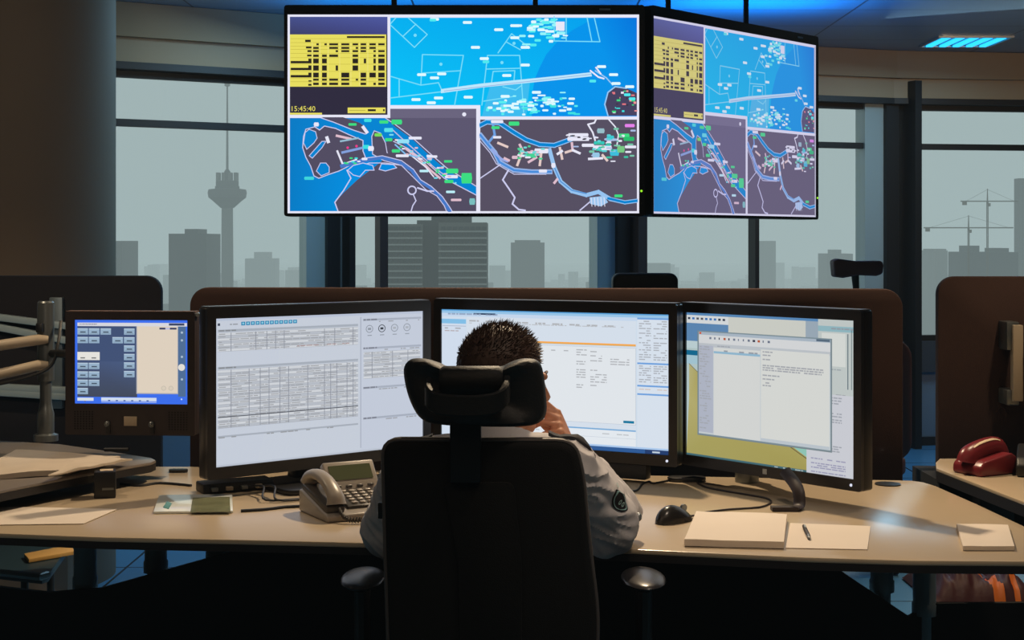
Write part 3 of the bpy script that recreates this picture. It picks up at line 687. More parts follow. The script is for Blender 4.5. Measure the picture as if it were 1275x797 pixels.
    L([(490, 176), (508, 185), (533, 204), (553, 222), (572, 232), (593, 243)], 1.1, LAV)
    L([(425, 207), (452, 200), (475, 196), (497, 202), (513, 212), (521, 224), (535, 233), (548, 244), (556, 256), (560, 263)], 4.5, (70, 120, 200)); L([(432, 212), (460, 203), (480, 203), (500, 206), (516, 222), (530, 236), (544, 244), (553, 256), (556, 263)], 1, LAV); L([(455, 197), (476, 194), (500, 200), (515, 211), (524, 224), (537, 232), (551, 245), (560, 258), (563, 263)], 1, LAV)
    for lk in ([(433, 212), (440, 206), (452, 203), (464, 206), (466, 212), (455, 212), (448, 220), (440, 218)], [(472, 211), (475, 204), (490, 205), (494, 209), (480, 213)]): c.poly(lk, (0, 140, 225)); L(lk, 1, LAV, True)
    L([(421, 263), (417, 252), (428, 237), (437, 222), (432, 212)], 1.4, LAV)
    L([(487, 160), (500, 172), (520, 190), (540, 208), (556, 220)], 1.2, (200, 190, 220)); L([(505, 185), (522, 198), (536, 212), (548, 222)], 2.6, PNK); L([(510, 192), (530, 208), (540, 220)], 1.6, WHT)
    L([(492, 180), (505, 192), (520, 196)], 1.8, (130, 190, 240))
    c.dot(513, 237, 6, LAV, 14); c.dot(513, 237, 4.2, SLATE, 14); L([(515, 243), (518, 250), (514, 256), (512, 263)], 1.4, LAV); L([(520, 234), (532, 238), (540, 238)], 2, LAV)
    c.dot(578, 142.5, 2.6, WHT)
    for x, y, w_, h_, cc in ((494, 152, 12, 6, GRN), (478, 152, 10, 4, GRN), (439, 155, 9, 3, GRN), (493, 188, 9, 4, GRN), (484, 174, 8, 4, GRN), (558, 201, 9, 3, GRN), (563, 213, 14, 6, GRN), (581, 222, 12, 13, GRN), (559, 226, 10, 4, GRN), (471, 168, 8, 4, (120, 220, 90)), (458, 150, 8, 4, TUR), (484, 162, 10, 5, (90, 225, 235)), (502, 176, 14, 5, (150, 225, 245)), (517, 172, 15, 3.4, WHT), (501, 194, 15, 3.4, WHT), (538, 195, 12, 3, WHT), (528, 213, 10, 3, (190, 240, 250)), (562, 220, 15, 4, WHT), (561, 239, 10, 3, (190, 240, 250)), (385, 222, 11, 4, (60, 215, 220)), (456, 183, 7, 5, TUR), (462, 185, 6, 6, WHT), (454, 198, 6, 3, WHT), (394, 155, 5, 5, WHT), (568, 249, 12, 3, PNK), (588, 251, 6, 8, (120, 190, 190))): lab(x, y, cc, w_, h_)
    for k in range(26): t_ = r_.random(); x, y = 486 + 80 * t_ + r_.gauss(0, 5), 166 + 62 * t_ + r_.gauss(0, 5); lab(x, y, r_.choice([WHT, (120, 220, 240), PNK, GRN]), r_.uniform(1.5, 5), 2)
    for k in range(8): x, y = r_.uniform(428, 448), r_.uniform(196, 204); lab(x, y, r_.choice([WHT, TUR, GRN]), 3, 2)
    c.dot(433, 184, 1.6, (240, 60, 140)); c.dot(444, 182, 1.6, (240, 60, 140))
    # river chart, lower right
    R(598, 149, 793, 263, (86, 79, 98))
    ri = [(598, 156), (606, 152), (622, 153), (640, 165), (655, 174), (672, 180), (690, 181), (704, 176), (712, 173)]
    L(ri, 6, (150, 200, 250)); L(ri, 4, RIV)
    r2 = [(598, 168), (606, 178), (616, 190), (622, 202), (640, 212), (662, 214), (686, 214)]
    L(r2, 6, (150, 180, 230)); L(r2, 2.6, (70, 140, 220)); L([(598, 176), (610, 190), (618, 204), (640, 217), (680, 217)], 1, LAV)
    L([(684, 186), (690, 208), (698, 226), (712, 238), (730, 243), (745, 239), (760, 248), (778, 252), (793, 250)], 5, (150, 195, 240)); L([(690, 208), (698, 226), (712, 237), (730, 241)], 1.6, (90, 150, 215)); L([(757, 247), (778, 252), (793, 250)], 3, RIV)
    L([(614, 156), (616, 168), (608, 178)], 3, (110, 160, 225)); L([(612, 186), (624, 198), (632, 201)], 3, (150, 170, 230))
    L([(623, 205), (598, 222)], 1.4, LAV); L([(633, 212), (626, 224), (633, 234), (641, 246), (638, 254), (646, 261), (654, 262)], 2, LAV); L([(722, 262), (735, 251)], 1.6, LAV); L([(742, 149), (740, 153), (732, 155), (738, 165), (741, 175)], 2, WHT); L([(758, 149), (766, 158), (770, 168), (768, 182)], 1.6, WHT)
    c.poly([(734, 246), (752, 244), (757, 252), (748, 257), (735, 254)], (160, 200, 240))
    for k in range(5): L([(736 + k * 4, 246), (737 + k * 4, 257)], .8, WHT)
    for a_, b_ in (((644, 206), (650, 190)), ((672, 206), (674, 190)), ((647, 180), (652, 190)), ((697, 184), (700, 198)), ((694, 192), (700, 188)), ((712, 178), (713, 188)), ((704, 190), (713, 187)), ((713, 187), (722, 191)), ((620, 178), (632, 183)), ((628, 197), (634, 200)), ((690, 228), (694, 223)), ((658, 202), (668, 196)), ((733, 198), (750, 197)), ((750, 193), (756, 200))): L([a_, b_], 3, r_.choice([PNK, WHT, (230, 205, 200)]))
    for x, y, w_, h_, cc in ((640, 154, 12, 5, GRN), (617, 159, 9, 3.4, GRN), (619, 151.5, 14, 4, WHT), (619, 171, 9, 3, WHT), (720, 168, 24, 4, WHT), (720, 173, 26, 5, WHT), (732, 181, 14, 4, WHT), (785, 183, 13, 3.4, WHT), (750, 184, 22, 6, WHT), (784, 156.5, 11, 4, (230, 130, 235)), (777, 169, 12, 5, GRN), (783, 173, 12, 5, (40, 190, 110)), (746, 178, 12, 4, (50, 200, 190)), (760, 172, 8, 6, (60, 200, 210)), (765, 190, 10, 8, (60, 190, 220)), (773, 186, 8, 8, (120, 200, 130)), (748, 163, 8, 6, (150, 190, 200)), (661, 194, 12, 5, (70, 210, 150)), (674, 188, 16, 6, WHT), (770, 244, 9, 3.4, GRN), (676, 213, 9, 4, WHT), (689, 206, 4, 6, WHT), (641, 196, 6, 4, PNK), (742, 193, 8, 6, (150, 200, 230))): lab(x, y, cc, w_, h_)
    for k in range(44): x, y = r_.gauss(762, 14), r_.gauss(180, 9); 152 < y < 202 and x < 789 and lab(x, y, r_.choice([WHT, (90, 210, 215), (120, 200, 170), (170, 190, 230), (60, 190, 160)]), r_.uniform(2, 7), r_.uniform(1.5, 3))
    for k in range(22): x, y = r_.gauss(660, 9), r_.gauss(191, 5); lab(x, y, r_.choice([WHT, (110, 215, 215), PNK, (80, 210, 150)]), r_.uniform(2, 6), 2.4)
    for k in range(10): x = r_.uniform(706, 735); lab(x, r_.uniform(165, 176), r_.choice([(60, 60, 70), WHT]), 3, 1.5)
    c.line([(359, 19), (795, 19), (795, 265), (359, 265)], 2.2, WHT, True)
    L([(484.3, 21), (484.3, 144.6), (361, 144.6)], 2.6, WHT); L([(484.3, 133), (595.6, 133), (595.6, 263)], 2.6, WHT); L([(595.6, 147), (793, 147)], 2.6, WHT)

def wall_display(L, R, z0, z1, label, bl, br, bt, bb, grade=None, lamp_=None):
    s = Slab(L, R, z0, z1)      # L..R, z0..z1 is the lit area
    t = thing('wall_display', (s.c.x, s.c.y, z0), label, 'display', 'overhead displays')
    W, H = s.W + bl + br, s.H + bt + bb; a, bb_ = (br - bl) / 2, (bt - bb) / 2
    b = NB(); s.plate(b, W, H, .012, -.10, -.012, a, bb_); s.plate(b, W * .8, H * .7, .02, -.14, -.10, a, bb_); obj('housing', b, M['black'], t, bevel=.004)
    o = Slab(L, R, z0, z1); o.c = s.p(a, bb_, 0)
    b = NB(); o.ring(b, W, H, .012, s.W + .004, s.H + .004, -.012, .008, ib=-bb_, ia=-a); obj('bezel', b, mat('display_bezel', (10, 11, 16), .25), t)
    c = Canvas(lambda x, y: s.st((x - 359) / 436, (y - 19) / 246), s.n, grade); draw_map(c); c.build('screen', t)
    b = NB(); p = s.p(W / 2 - .14, s.H / 2 + bt * .55, .008); s.box(b, W / 2 - .16, s.H / 2 + bt * .55, .0085, .045, .008, .002); obj('badge', b, M['alu'], t)
    b = NB(); q = s.p(s.W / 2 + br * .45, -s.H / 2 + .09, .009); ellipsoid(b, q, (.005, .003, .005), sub=2); obj('power_light', b, mat('led_green', (120, 200, 40), .4, emis=(150, 230, 40), estr=1.2), t)
    for k in (-.3, .3):
        b = NB(); p = s.p(k, 0, -.17); box(b, (p.x, p.y, (CZ + z0 + .25) / 2), (.022, .022, CZ - z0 - .25)); obj('ceiling_pole', b, M['black'], t)
    b = NB(); s.box(b, 0, 0, -.15, .75, .2, .03); obj('mount_plate', b, M['black'], t)
    return t, s
D1 = 5.975; q = D1 / F
wall_display((X(359, D1), D1), (X(795, D1), D1), Z(265, D1), Z(19, D1), 'large frontal overhead display showing harbour charts on the left', 5 * q, 7.5 * q, 12.5 * q, 4.5 * q)
def wash(c): return tuple(.72 * v + .28 * w_ for v, w_ in zip(c, (150, 140, 190)))
wall_display((X(812.5, 6.02), 6.02), (X(1014.5, 6.93), 6.93), 1.556, 2.375, 'large overhead display turned sideways on the right, paler charts', .02, .02, .045, .014, grade=wash)

# ================================================================== desk monitors
def monitor(L, R, z0, z1, label, draw, stand, bez=(.026, .026, .03, .032), dep=.062, hi=True):
    s = Slab(L, R, z0, z1); l, r, tp, bt = bez
    t = thing('monitor', (s.c.x, s.c.y, .75), label, 'monitor', 'big desk monitors')
    b = NB(); s.plate(b, s.W, s.H, .008, -.045, -.006); s.plate(b, s.W * .7, s.H * .7, .03, -dep, -.045); obj('housing', b, M['bezel'], t, bevel=.004)
    sw, sh = s.W - l - r, s.H - tp - bt; ia, ib = (l - r) / 2, (bt - tp) / 2
    b = NB(); s.ring(b, s.W, s.H, .008, sw, sh, -.006, .006, ib=ib, ia=ia); obj('bezel', b, M['bezel'], t)
    b = NB(); s.box(b, 0, s.H / 2 + .0015, -.018, s.W - .01, .003, .045); obj('top_strip', b, M['bezel_hi'], t)  # lighter strip paints the highlight along the bezel top
    sc = Slab(L, R, z0, z1); sc.c = s.p(ia, ib, 0); sc.W, sc.H = sw + .002, sh + .002
    c = Canvas(lambda x, y: sc.st(x, y), s.n, (lambda k: tuple(v * .94 for v in k)) if draw is not draw_centre else None); c.asp = sc.W / sc.H; draw(c); c.build('screen', t)
    b = NB(); ellipsoid(b, s.p(s.W / 2 - .03, -s.H / 2 + bt * .5, .007), (.004, .002, .004), sub=2); obj('power_light', b, mat('led_white', (220, 225, 235), .4, emis=(220, 230, 255), estr=.8), t)
    stand(s, t)
    return t, s
def wrow(c, r_, x0, x1, y, col, w=.0045, dens=.75, seg=.02):
    col = tuple(.46 * v + .54 * 208 for v in col)
    x = x0
    while x < x1:
        e = min(x1, x + r_.uniform(seg * .4, seg * 1.6))
        if r_.random() < dens: c.rect(x, y - w, e, y + w, col, False)
        x = e + .004
def draw_left(c):
    r_ = random.Random(2); c.rect(0, 0, 1, 1, (206, 214, 230)); c.rect(0, 0, .68, 1, (212, 219, 228), False)
    c.rect(0, 0, 1, .02, (196, 206, 226)); c.lay += 1; wrow(c, r_, .03, .1, .045, (110, 120, 140)); c.rect(.012, .035, .022, .052, (60, 70, 90), False)
    for k in range(12): c.rect(.115 + k * .0215, .03, .133 + k * .0215, .055, (40, 140, 190)); c.dot(.124 + k * .0215, .042, .005, (150, 215, 235), 8, 1.5)
    def tbl(x0, x1, y0, y1, n, hd=True, cols=(), tone=(120, 126, 138), alt=(194, 200, 210)):
        if hd: c.rect(x0, y0 - .022, x1, y0 - .006, (176, 184, 196)); c.lay += 1; wrow(c, r_, x0 + .005, x0 + .08, y0 - .014, (70, 78, 92), .005, 1)
        h = (y1 - y0) / n
        for k in range(n):
            y = y0 + h * (k + .5)
            c.lay = max(c.lay, 8)
            c.rect(x0, y - h * .5, x1, y + h * .5, alt if k % 2 else (220, 224, 230))
        c.lay += 1
        for k in range(n): wrow(c, r_, x0 + .005, x1 - .01, y0 + h * (k + .5), tone, h * .17, .62, .03)
        c.lay += 1
        for k in range(n + 1): c.rect(x0, y0 + h * k - .0008, x1, y0 + h * k + .0008, (150, 155, 165), False)
        for x in cols: c.rect(x - .0016, y0, x + .0016, y1, (150, 155, 168), False)
    tbl(.012, .665, .10, .225, 7, cols=(.07, .18, .23, .27, .31, .5, .55, .64)); c.lay += 1; wrow(c, r_, .37, .64, .213, (150, 90, 90), .003, .6)
    tbl(.012, .665, .35, .74, 22, cols=(.07, .15, .2, .24, .29, .33, .42, .5, .53, .56, .61, .64)); c.lay += 1; c.rect(.012, .663, .665, .669, (90, 95, 105))
    c.rect(.012, .79, .665, .802, (176, 184, 196)); c.lay += 1; wrow(c, r_, .015, .6, .803, (100, 108, 120), .004, .35)
    c.rect(.676, .03, .680, .97, (170, 178, 196)); c.rect(0, .985, 1, 1, (196, 204, 218))
    for y in (.045, .25, .535, .755): c.rect(.69, y, .99, y + .014, (176, 184, 200)); c.lay += 1; wrow(c, r_, .692, .76, y + .006, (50, 60, 90), .006, 1); wrow(c, r_, .77, .98, y + .022, (120, 128, 145), .004, .5)
    tbl(.692, .985, .285, .475, 11, hd=False, cols=(.735, .84, .92))
    for k, x in enumerate((.722, .785, .85, .915)):
        cc = (60, 66, 76) if k == 1 else (150, 158, 170)
        c.line([(x + .017 * math.cos(a * PI / 6), .118 + .026 * math.sin(a * PI / 6)) for a in range(12)], .0035, cc, True, 1.5); c.lay += 1; c.rect(x - .01, .162, x + .012, .168, (150, 158, 170)); c.rect(x - .008, .11, x + .008, .126, cc if k < 2 else (180, 186, 196), False)
def draw_centre(c):
    r_ = random.Random(4); c.rect(0, 0, 1, 1, (206, 220, 234))
    c.rect(0, 0, 1, .03, (90, 160, 215)); c.poly([(0, .012), (1, .012), (1, .03), (0, .03)], (150, 195, 230)); c.rect(0, .03, 1, .055, (196, 214, 236)); c.lay += 1; wrow(c, r_, .03, .26, .036, (80, 120, 180), .006, .9); c.rect(.15, .026, .25, .038, (40, 60, 90), False)
    c.rect(0, .06, .115, .97, (208, 220, 236)); c.rect(0, .075, .115, .11, (130, 190, 230)); c.rect(.005, .125, .115, .13, (170, 180, 200)); c.lay += 1; wrow(c, r_, .015, .09, .145, (120, 130, 150), .005); wrow(c, r_, .015, .08, .165, (150, 130, 140), .004)
    c.rect(.118, .055, .862, .975, (212, 222, 234)); c.lay += 1
    for k in range(9): wrow(c, r_, .13 + k * .075, .175 + k * .075, .085 + .0015 * k, (140, 146, 156), .006, .9)
    c.lay += 1; wrow(c, r_, .13, .85, .102, (160, 168, 180), .003, .5)
    c.rect(.118, .232, .862, .238, (206, 176, 130)); c.rect(.118, .222, .862, .233, (246, 168, 74))
    c.rect(.118, .25, .862, .80, (224, 229, 234)); c.line([(.118, .25), (.862, .25), (.862, .80), (.118, .80)], .0015, (180, 190, 205), True, 1.5); c.lay += 1
    for x, y, n, w_ in ((.61, .275, 3, .045), (.67, .285, 1, .03), (.67, .315, 3, .05), (.755, .335, 3, .08), (.61, .36, 2, .04), (.61, .42, 4, .04), (.67, .42, 1, .03), (.67, .45, 4, .07), (.61, .53, 3, .03), (.67, .53, 1, .03), (.5, .285, 1, .02), (.555, .285, 1, .02), (.15, .33, 5, .1), (.15, .47, 6, .08)):
        for k in range(n): wrow(c, r_, x, x + w_, y + .018 * k, (140, 146, 156), .004, .85)
    c.rect(.81, .772, .855, .79, (20, 120, 160)); c.rect(.118, .845, .862, .955, (226, 232, 238)); c.rect(.118, .838, .862, .848, (120, 170, 215)); c.lay += 1
    wrow(c, r_, .13, .85, .875, (170, 180, 190), .004, .5); c.rect(.118, .9, .862, .902, (180, 190, 205))
    c.rect(.868, .03, 1, .97, (214, 224, 236))
    for y in (.03, .35, .51, .57): c.rect(.868, y, 1, y + .012, (110, 160, 220))
    c.lay += 1
    for k in range(17): wrow(c, r_, .875, .925, .055 + k * .017, (130, 140, 158), .004, .8); wrow(c, r_, .935, .99, .055 + k * .017, (130, 140, 158), .004, .7)
    for k in range(8): wrow(c, r_, .875, .925, .375 + k * .016, (130, 140, 158), .004, .8); wrow(c, r_, .935, .99, .375 + k * .016, (130, 140, 158), .004, .7)
    wrow(c, r_, .875, .99, .54, (210, 160, 130), .003, .6)
    c.rect(0, .955, 1, .968, (170, 200, 236)); c.rect(0, .968, 1, 1, (44, 90, 150)); c.rect(.9, .968, 1, 1, (30, 60, 110)); c.lay += 1; wrow(c, r_, .93, .99, .984, (170, 200, 230), .006, .8)
def draw_right(c):
    r_ = random.Random(6); c.rect(0, 0, 1, 1, (186, 206, 206))
    c.rect(0, 0, 1, .02, (90, 140, 190)); c.rect(0, .02, .27, .075, (222, 226, 228)); c.lay += 1
    for k in range(9): c.rect(.01 + k * .028, .035, .026 + k * .028, .05, r_.choice([(60, 120, 190), (90, 90, 100), (50, 60, 80)]), False)
    c.rect(.0, .075, .28, .25, (96, 140, 186)); c.rect(0, .2, .1, .25, (196, 216, 220)); c.rect(.0, .265, .09, .3, (20, 110, 150)); c.rect(.0, .3, .1, .36, (170, 206, 220))
    c.rect(.27, .02, .73, .13, (212, 214, 206)); c.rect(.73, .02, .80, .13, (160, 176, 190)); c.rect(.80, .0, 1, .48, (200, 208, 206)); c.rect(.80, .045, 1, .08, (150, 190, 200)); c.rect(.82, .09, .95, .3, (222, 226, 222)); c.rect(.96, .09, .965, .44, (90, 110, 120)); c.rect(.98, .06, .984, .44, (110, 126, 130)); c.lay += 1
    wrow(c, r_, .81, .99, .06, (90, 110, 130), .005); wrow(c, r_, .81, .93, .32, (120, 140, 150), .004); wrow(c, r_, .86, .95, .48, (110, 120, 130), .004)
    olive = (178, 168, 98)
    c.poly([(.018, .36), (.08, .42), (.2, .8), (.62, .82), (.735, .90), (.735, .99), (.0, .99), (.018, .6)], [(190, 184, 130), (180, 170, 100), olive, olive, olive, (170, 160, 90), (176, 168, 100), (190, 182, 120)])
    c.poly([(.62, .82), (.735, .82), (.735, .90)], (150, 206, 190)); c.line([(.018, .36), (.08, .42)], .004, (120, 110, 80)); c.line([(.6, .82), (.735, .91)], .006, (110, 100, 70))
    c.rect(.735, .48, 1, 1, (212, 214, 222)); c.lay += 1
    for y in (.5, .518, .536, .60, .618, .64, .655, .81, .825, .84): wrow(c, r_, .84, .93, y, (120, 130, 150), .004, .9)
    for y in (.90, .93, .944, .958, .985): wrow(c, r_, .76, .95, y, (110, 110, 170), .004, .9)
    c.rect(0, .985, .735, 1, (70, 110, 120)); c.lay += 1; wrow(c, r_, .55, .72, .993, (160, 190, 190), .003, .5)
    # mail window in front
    c.rect(.073, .125, .877, .850, (126, 140, 146)); c.rect(.08, .13, .87, .84, (206, 214, 218)); c.rect(.08, .13, .87, .152, (176, 190, 204)); c.rect(.085, .135, .098, .148, (220, 90, 50)); c.rect(.79, .133, .865, .147, (90, 110, 130)); c.rect(.08, .152, .87, .21, (222, 224, 226)); c.lay += 1
    for k in range(14):
        x = .15 + k * .03
        if r_.random() < .8: c.rect(x, .165, x + r_.uniform(.006, .018), .18, r_.choice([(110, 120, 140), (60, 60, 80), (190, 90, 50), (120, 130, 150)]), False)
    c.rect(.08, .21, .87, .235, (196, 202, 208)); c.rect(.08, .225, .175, .825, (184, 190, 206)); c.lay += 1
    for k in range(34): wrow(c, r_, .088, .15 + r_.uniform(-.03, .015), .235 + k * .017, (130, 138, 156), .004, .75)
    c.rect(.178, .235, .465, .835, (222, 224, 222)); c.rect(.178, .26, .465, .275, (150, 190, 215)); c.lay += 1; wrow(c, r_, .19, .45, .255, (100, 110, 130), .005, .5); wrow(c, r_, .2, .3, .225, (120, 130, 150), .004)
    c.rect(.470, .225, .862, .83, (224, 226, 222)); c.lay += 1
    for y, x1 in ((.24, .55), (.262, .53), (.29, .53), (.33, .83), (.345, .83), (.36, .82), (.395, .58), (.42, .55), (.445, .52), (.463, .53)): wrow(c, r_, .48, x1, y, (130, 136, 150), .0045, .92)
    c.rect(.47, .815, .862, .835, (196, 206, 214)); c.line([(.08, .13), (.87, .13), (.87, .84), (.08, .84)], .004, (130, 150, 160), True, 1.5)
def stand_plate(w_, d_, back=.16):
    def f(s, t):
        b = NB(); p = s.p(0, 0, -back); c0 = Vector((p.x, p.y, .752))
        R = Matrix((s.u, -s.n, Vector((0, 0, 1)))).transposed()
        pr = rrect(w_, d_, .03); prism(b, [c0 + s.u * x + s.n * y for x, y in pr], (0, 0, .014)); obj('stand_base', b, M['black'], t, bevel=.004)
        b = NB(); box(b, Vector((s.p(0, 0, -.10).x, s.p(0, 0, -.10).y, .88)), (.10, .05, .24), R); obj('stand_neck', b, M['black'], t, bevel=.01)
        b = NB(); s.box(b, 0, -.04, -.075, .16, .16, .05); obj('stand_hinge', b, M['black'], t, bevel=.006)
    return f
mon_l, ML = monitor((X(257, 3.85), 3.85), (X(535, 4.31), 4.31), .802, 1.262, 'left big monitor showing grey tables beside the desk phone', draw_left, stand_plate(.34, .24, .02))
def stand_mid(s, t):
    b = NB(); s.box(b, .09, -s.H / 2 - .022, -.015, .42, .044, .04); obj('soundbar', b, M['black'], t, bevel=.006)
    stand_plate(.34, .26, .10)(s, t)
mon_c, MC = monitor((X(541, 4.42), 4.42), (X(844, 4.07), 4.07), .803, 1.262, 'middle big monitor in front of the seated person', draw_centre, stand_mid)
def stand_r(s, t):
    b = NB(); p = PZ(930, 600, .75); lathe(b, (p.x, p.y, .7502), [(.034, 0), (.034, .05), (.03, .055), (.03, .16)], 24); obj('stand_column', b, M['steel'], t)
    b = NB(); h = s.p(-.02, -.05, -.06); tube(b, [(p.x, p.y, .90), h], .022, 12); obj('stand_arm', b, M['black'], t)
    b = NB(); a0 = PZ(988, 637, .75); top = s.p(.02, -s.H / 2 + .02, -.03)
    tube(b, smoothpath([(a0.x, a0.y, .7575), (a0.x + .02, a0.y + .03, .760), (a0.x + .02, a0.y + .05, .80), (a0.x + .0, a0.y + .12, .835)]), .016, 8, sx=1, sy=.35); 
    box(b, (a0.x - .02, a0.y + .01, .7562), (.07, .03, .01)); obj('stand_foot', b, M['dark_brown'], t)
    b = NB(); s.box(b, 0.0, -s.H / 2 + .016, .0065, .014, .014, .002); obj('badge', b, M['alu'], t)
mon_r, MR = monitor((X(848, 4.15), 4.15), (X(1074, 3.68), 3.68), .80, 1.262, 'right big monitor showing a mail window over an olive map', draw_right, stand_r, bez=(.022, .024, .026, .030), dep=.075)
for m_ in (mon_l, mon_c, mon_r): m_.location = m_.location

# ------------------------------------------------------------------ small touch screen
D = 4.25; q = D / F
s = Slab((X(82, D), D), (X(243, D - .03), D - .03), Z(541, D), Z(388, D))
t = thing('touch_screen', (s.c.x, s.c.y, Z(541, D)), 'small brown-cased touch screen with speaker grilles on an arm at the left', 'touch screen')
b = NB(); s.plate(b, s.W, s.H, .006, -.05, -.006); obj('housing', b, M['dark_brown'], t, bevel=.004)
sw, sh = 143 * q, 104 * q; ia, ib = 1.2 * q, 14.3 * q
b = NB(); s.ring(b, s.W, s.H, .006, sw, sh, -.006, .004, ib=ib, ia=ia); obj('bezel', b, M['dark_brown'], t)
b = NB(); s.box(b, 0, s.H / 2 + .001, -.02, s.W, .002, .04); obj('top_strip', b, mat('pale_brown_strip', (110, 86, 74), .5), t)  # strip along the top edge, paler than the casing
sc = Slab((X(82, D), D), (X(243, D - .03), D - .03), 0, 1); sc.c = s.p(ia, ib, 0); sc.v = s.v; sc.W, sc.H = sw + .001, sh + .001
c = Canvas(lambda x, y: sc.st((x - 60) / 660, (y - 88) / 487), s.n)
c.rect(60, 88, 720, 575, (60, 110, 235)); c.rect(75, 105, 715, 125, (214, 214, 222)); c.rect(85, 111, 190, 117, (120, 120, 140), False); c.rect(75, 125, 425, 535, (66, 82, 118)); c.poly([(75, 330), (425, 330), (425, 535), (75, 535)], [(70, 84, 118), (74, 92, 130), (66, 74, 92), (66, 74, 92)])
c.rect(664, 125, 708, 530, (80, 110, 150)); c.rect(420, 125, 664, 516, (170, 170, 175)); c.rect(425, 125, 660, 510, (222, 208, 190)); c.rect(610, 107, 700, 120, (60, 70, 100))
for x0, y0 in ((75, 138), (142, 138), (210, 138), (348, 138), (75, 188), (142, 188), (280, 188), (348, 188), (348, 236), (348, 285), (348, 334), (348, 384), (75, 338), (142, 338), (75, 388), (142, 388), (75, 436), (142, 436), (75, 484)):
    c.rect(x0, y0, x0 + 62, y0 + 36, (150, 176, 200)); c.rect(x0, y0, x0 + 62, y0 + 5, (184, 204, 222)); c.rect(x0 + 16, y0 + 18, x0 + 48, y0 + 25, (70, 84, 100)); c.rect(x0 + 6, y0 + 28, x0 + 56, y0 + 30, (110, 130, 150))
for x0 in (75, 140): c.rect(x0, 275, x0 + 66, 322, (228, 226, 220)); c.rect(x0 + 18, 306, x0 + 45, 313, (120, 120, 120))
c.rect(555, 132, 655, 143, (60, 66, 100)); c.rect(590, 132, 616, 143, (190, 190, 220)); 
for x in (580, 622): c.dot(x, 482, 14, (190, 182, 168), 14); c.dot(x, 482, 11, (216, 204, 186), 14)
for y in (160, 205, 300, 430): c.dot(686, y, 7, (170, 190, 210), 8)
c.dot(684, 361, 20, (226, 222, 214), 14)
c.rect(75, 540, 170, 558, (214, 222, 232)); c.rect(215, 538, 538, 558, (206, 218, 236)); c.rect(116, 558, 124, 563, (90, 100, 130), False)
for k in range(6): c.rect(255 + k * 45, 552, 268 + k * 45, 558, (90, 110, 150))
c.rect(215, 562, 538, 566, (180, 200, 240)); c.dot(684, 545, 5, (200, 220, 255), 8)
c.build('screen', t)
for gx in (118, 668):
    b = NB()
    for i in range(7):
        for j in range(8):
            px, py = 80 + (gx - 52 + i * 17) / 4.69, 380 + (620 + j * 14) / 4.69
            box(b, s.p(((px - 82) / 161 - .5) * s.W, (.5 - (py - 388) / 153) * s.H, .0042), (.0042, .0042, .0006), s.rot())
    obj('speaker_grille', b, M['dblack'], t, smooth=False)
def tp(px, py, w_=.0042): return s.p(((80 + px / 4.69 - 82) / 161 - .5) * s.W, (.5 - (380 + py / 4.69 - 388) / 153) * s.H, w_)
b = NB(); box(b, tp(391, 673), (78 / 4.69 * q, 55 / 4.69 * q, .003), s.rot()); obj('label_plate', b, M['beige'], t, bevel=.0008)
for gx in (258, 515):
    b = NB(); lathe(b, tp(gx, 690, .004), [(.0085, 0), (.0085, .008), (.006, .010)], 16, axis=s.n); ellipsoid(b, tp(gx, 688, .015), (.0035, .0035, .0035), sub=2); obj('key_switch', b, M['steel'], t)
    b = NB(); box(b, tp(gx + 4, 715, .006), (.012, .03, .006), s.rot()); obj('key_tag', b, M['black'], t)
b = NB(); s.box(b, 0, 0, -.07, .1, .1, .05); obj('mount_plate', b, M['black'], t)
b = NB(); s.box(b, s.W / 2 + .004, s.H / 2 - .008, -.01, .016, .01, .02); obj('hook', b, M['alu'], t, bevel=.002)
from mathutils import Vector as V_

# ================================================================== things on the desk
ZT = .7505
sheet('paper_sheet', [(-60, 655), (104, 653), (146, 635), (-30, 631)], ZT, .0012, M['paper'], 'flat white sheet with faint lines at the left end of the desk', 'paper', wav=.002)
o = sheet('notepad', [(852, 681), (976, 684), (980, 649), (867, 644)], ZT, .014, M['paper'], 'thick blank notepad beside the mouse', 'notepad', wav=.006)
o2 = sheet('paper_sheet', [(978, 683), (1080, 685), (1084, 656), (984, 652)], ZT, .0015, M['paper'], 'single white sheet with a pen on it right of the notepad', 'paper', wav=.0005)
o = sheet('notepad', [(1199, 686), (1263, 686), (1255, 659), (1191, 657)], ZT, .009, M['paper'], 'small square white notepad at the right end of the desk', 'notepad', wav=.003)
def pen(px0, py0, px1, py1, z, label, m):
    a, c_ = PZ(px0, py0, z), PZ(px1, py1, z); a.z = c_.z = z + .0055; d = (c_ - a).normalized(); t = thing('pen', (a.x, a.y, z), label, 'pen')
    b = NB(); tube(b, [a, a + (c_ - a) * .8], .0045, 12); obj('barrel', b, m, t)
    b = NB(); tube(b, [a + (c_ - a) * .8, a + (c_ - a) * .97, c_], [.0046, .0028, .0008], 12); obj('tip', b, M['steel'], t)
    b = NB(); box(b, a + (c_ - a) * .2 + Vector((0, 0, .0055)), (.003, .035, .0015), math.atan2(-d.x, d.y)); obj('clip', b, M['alu'], t)
pen(1001, 658, 1008, 673, .7525, 'short dark pen lying on the single white sheet', M['dark_brown'])
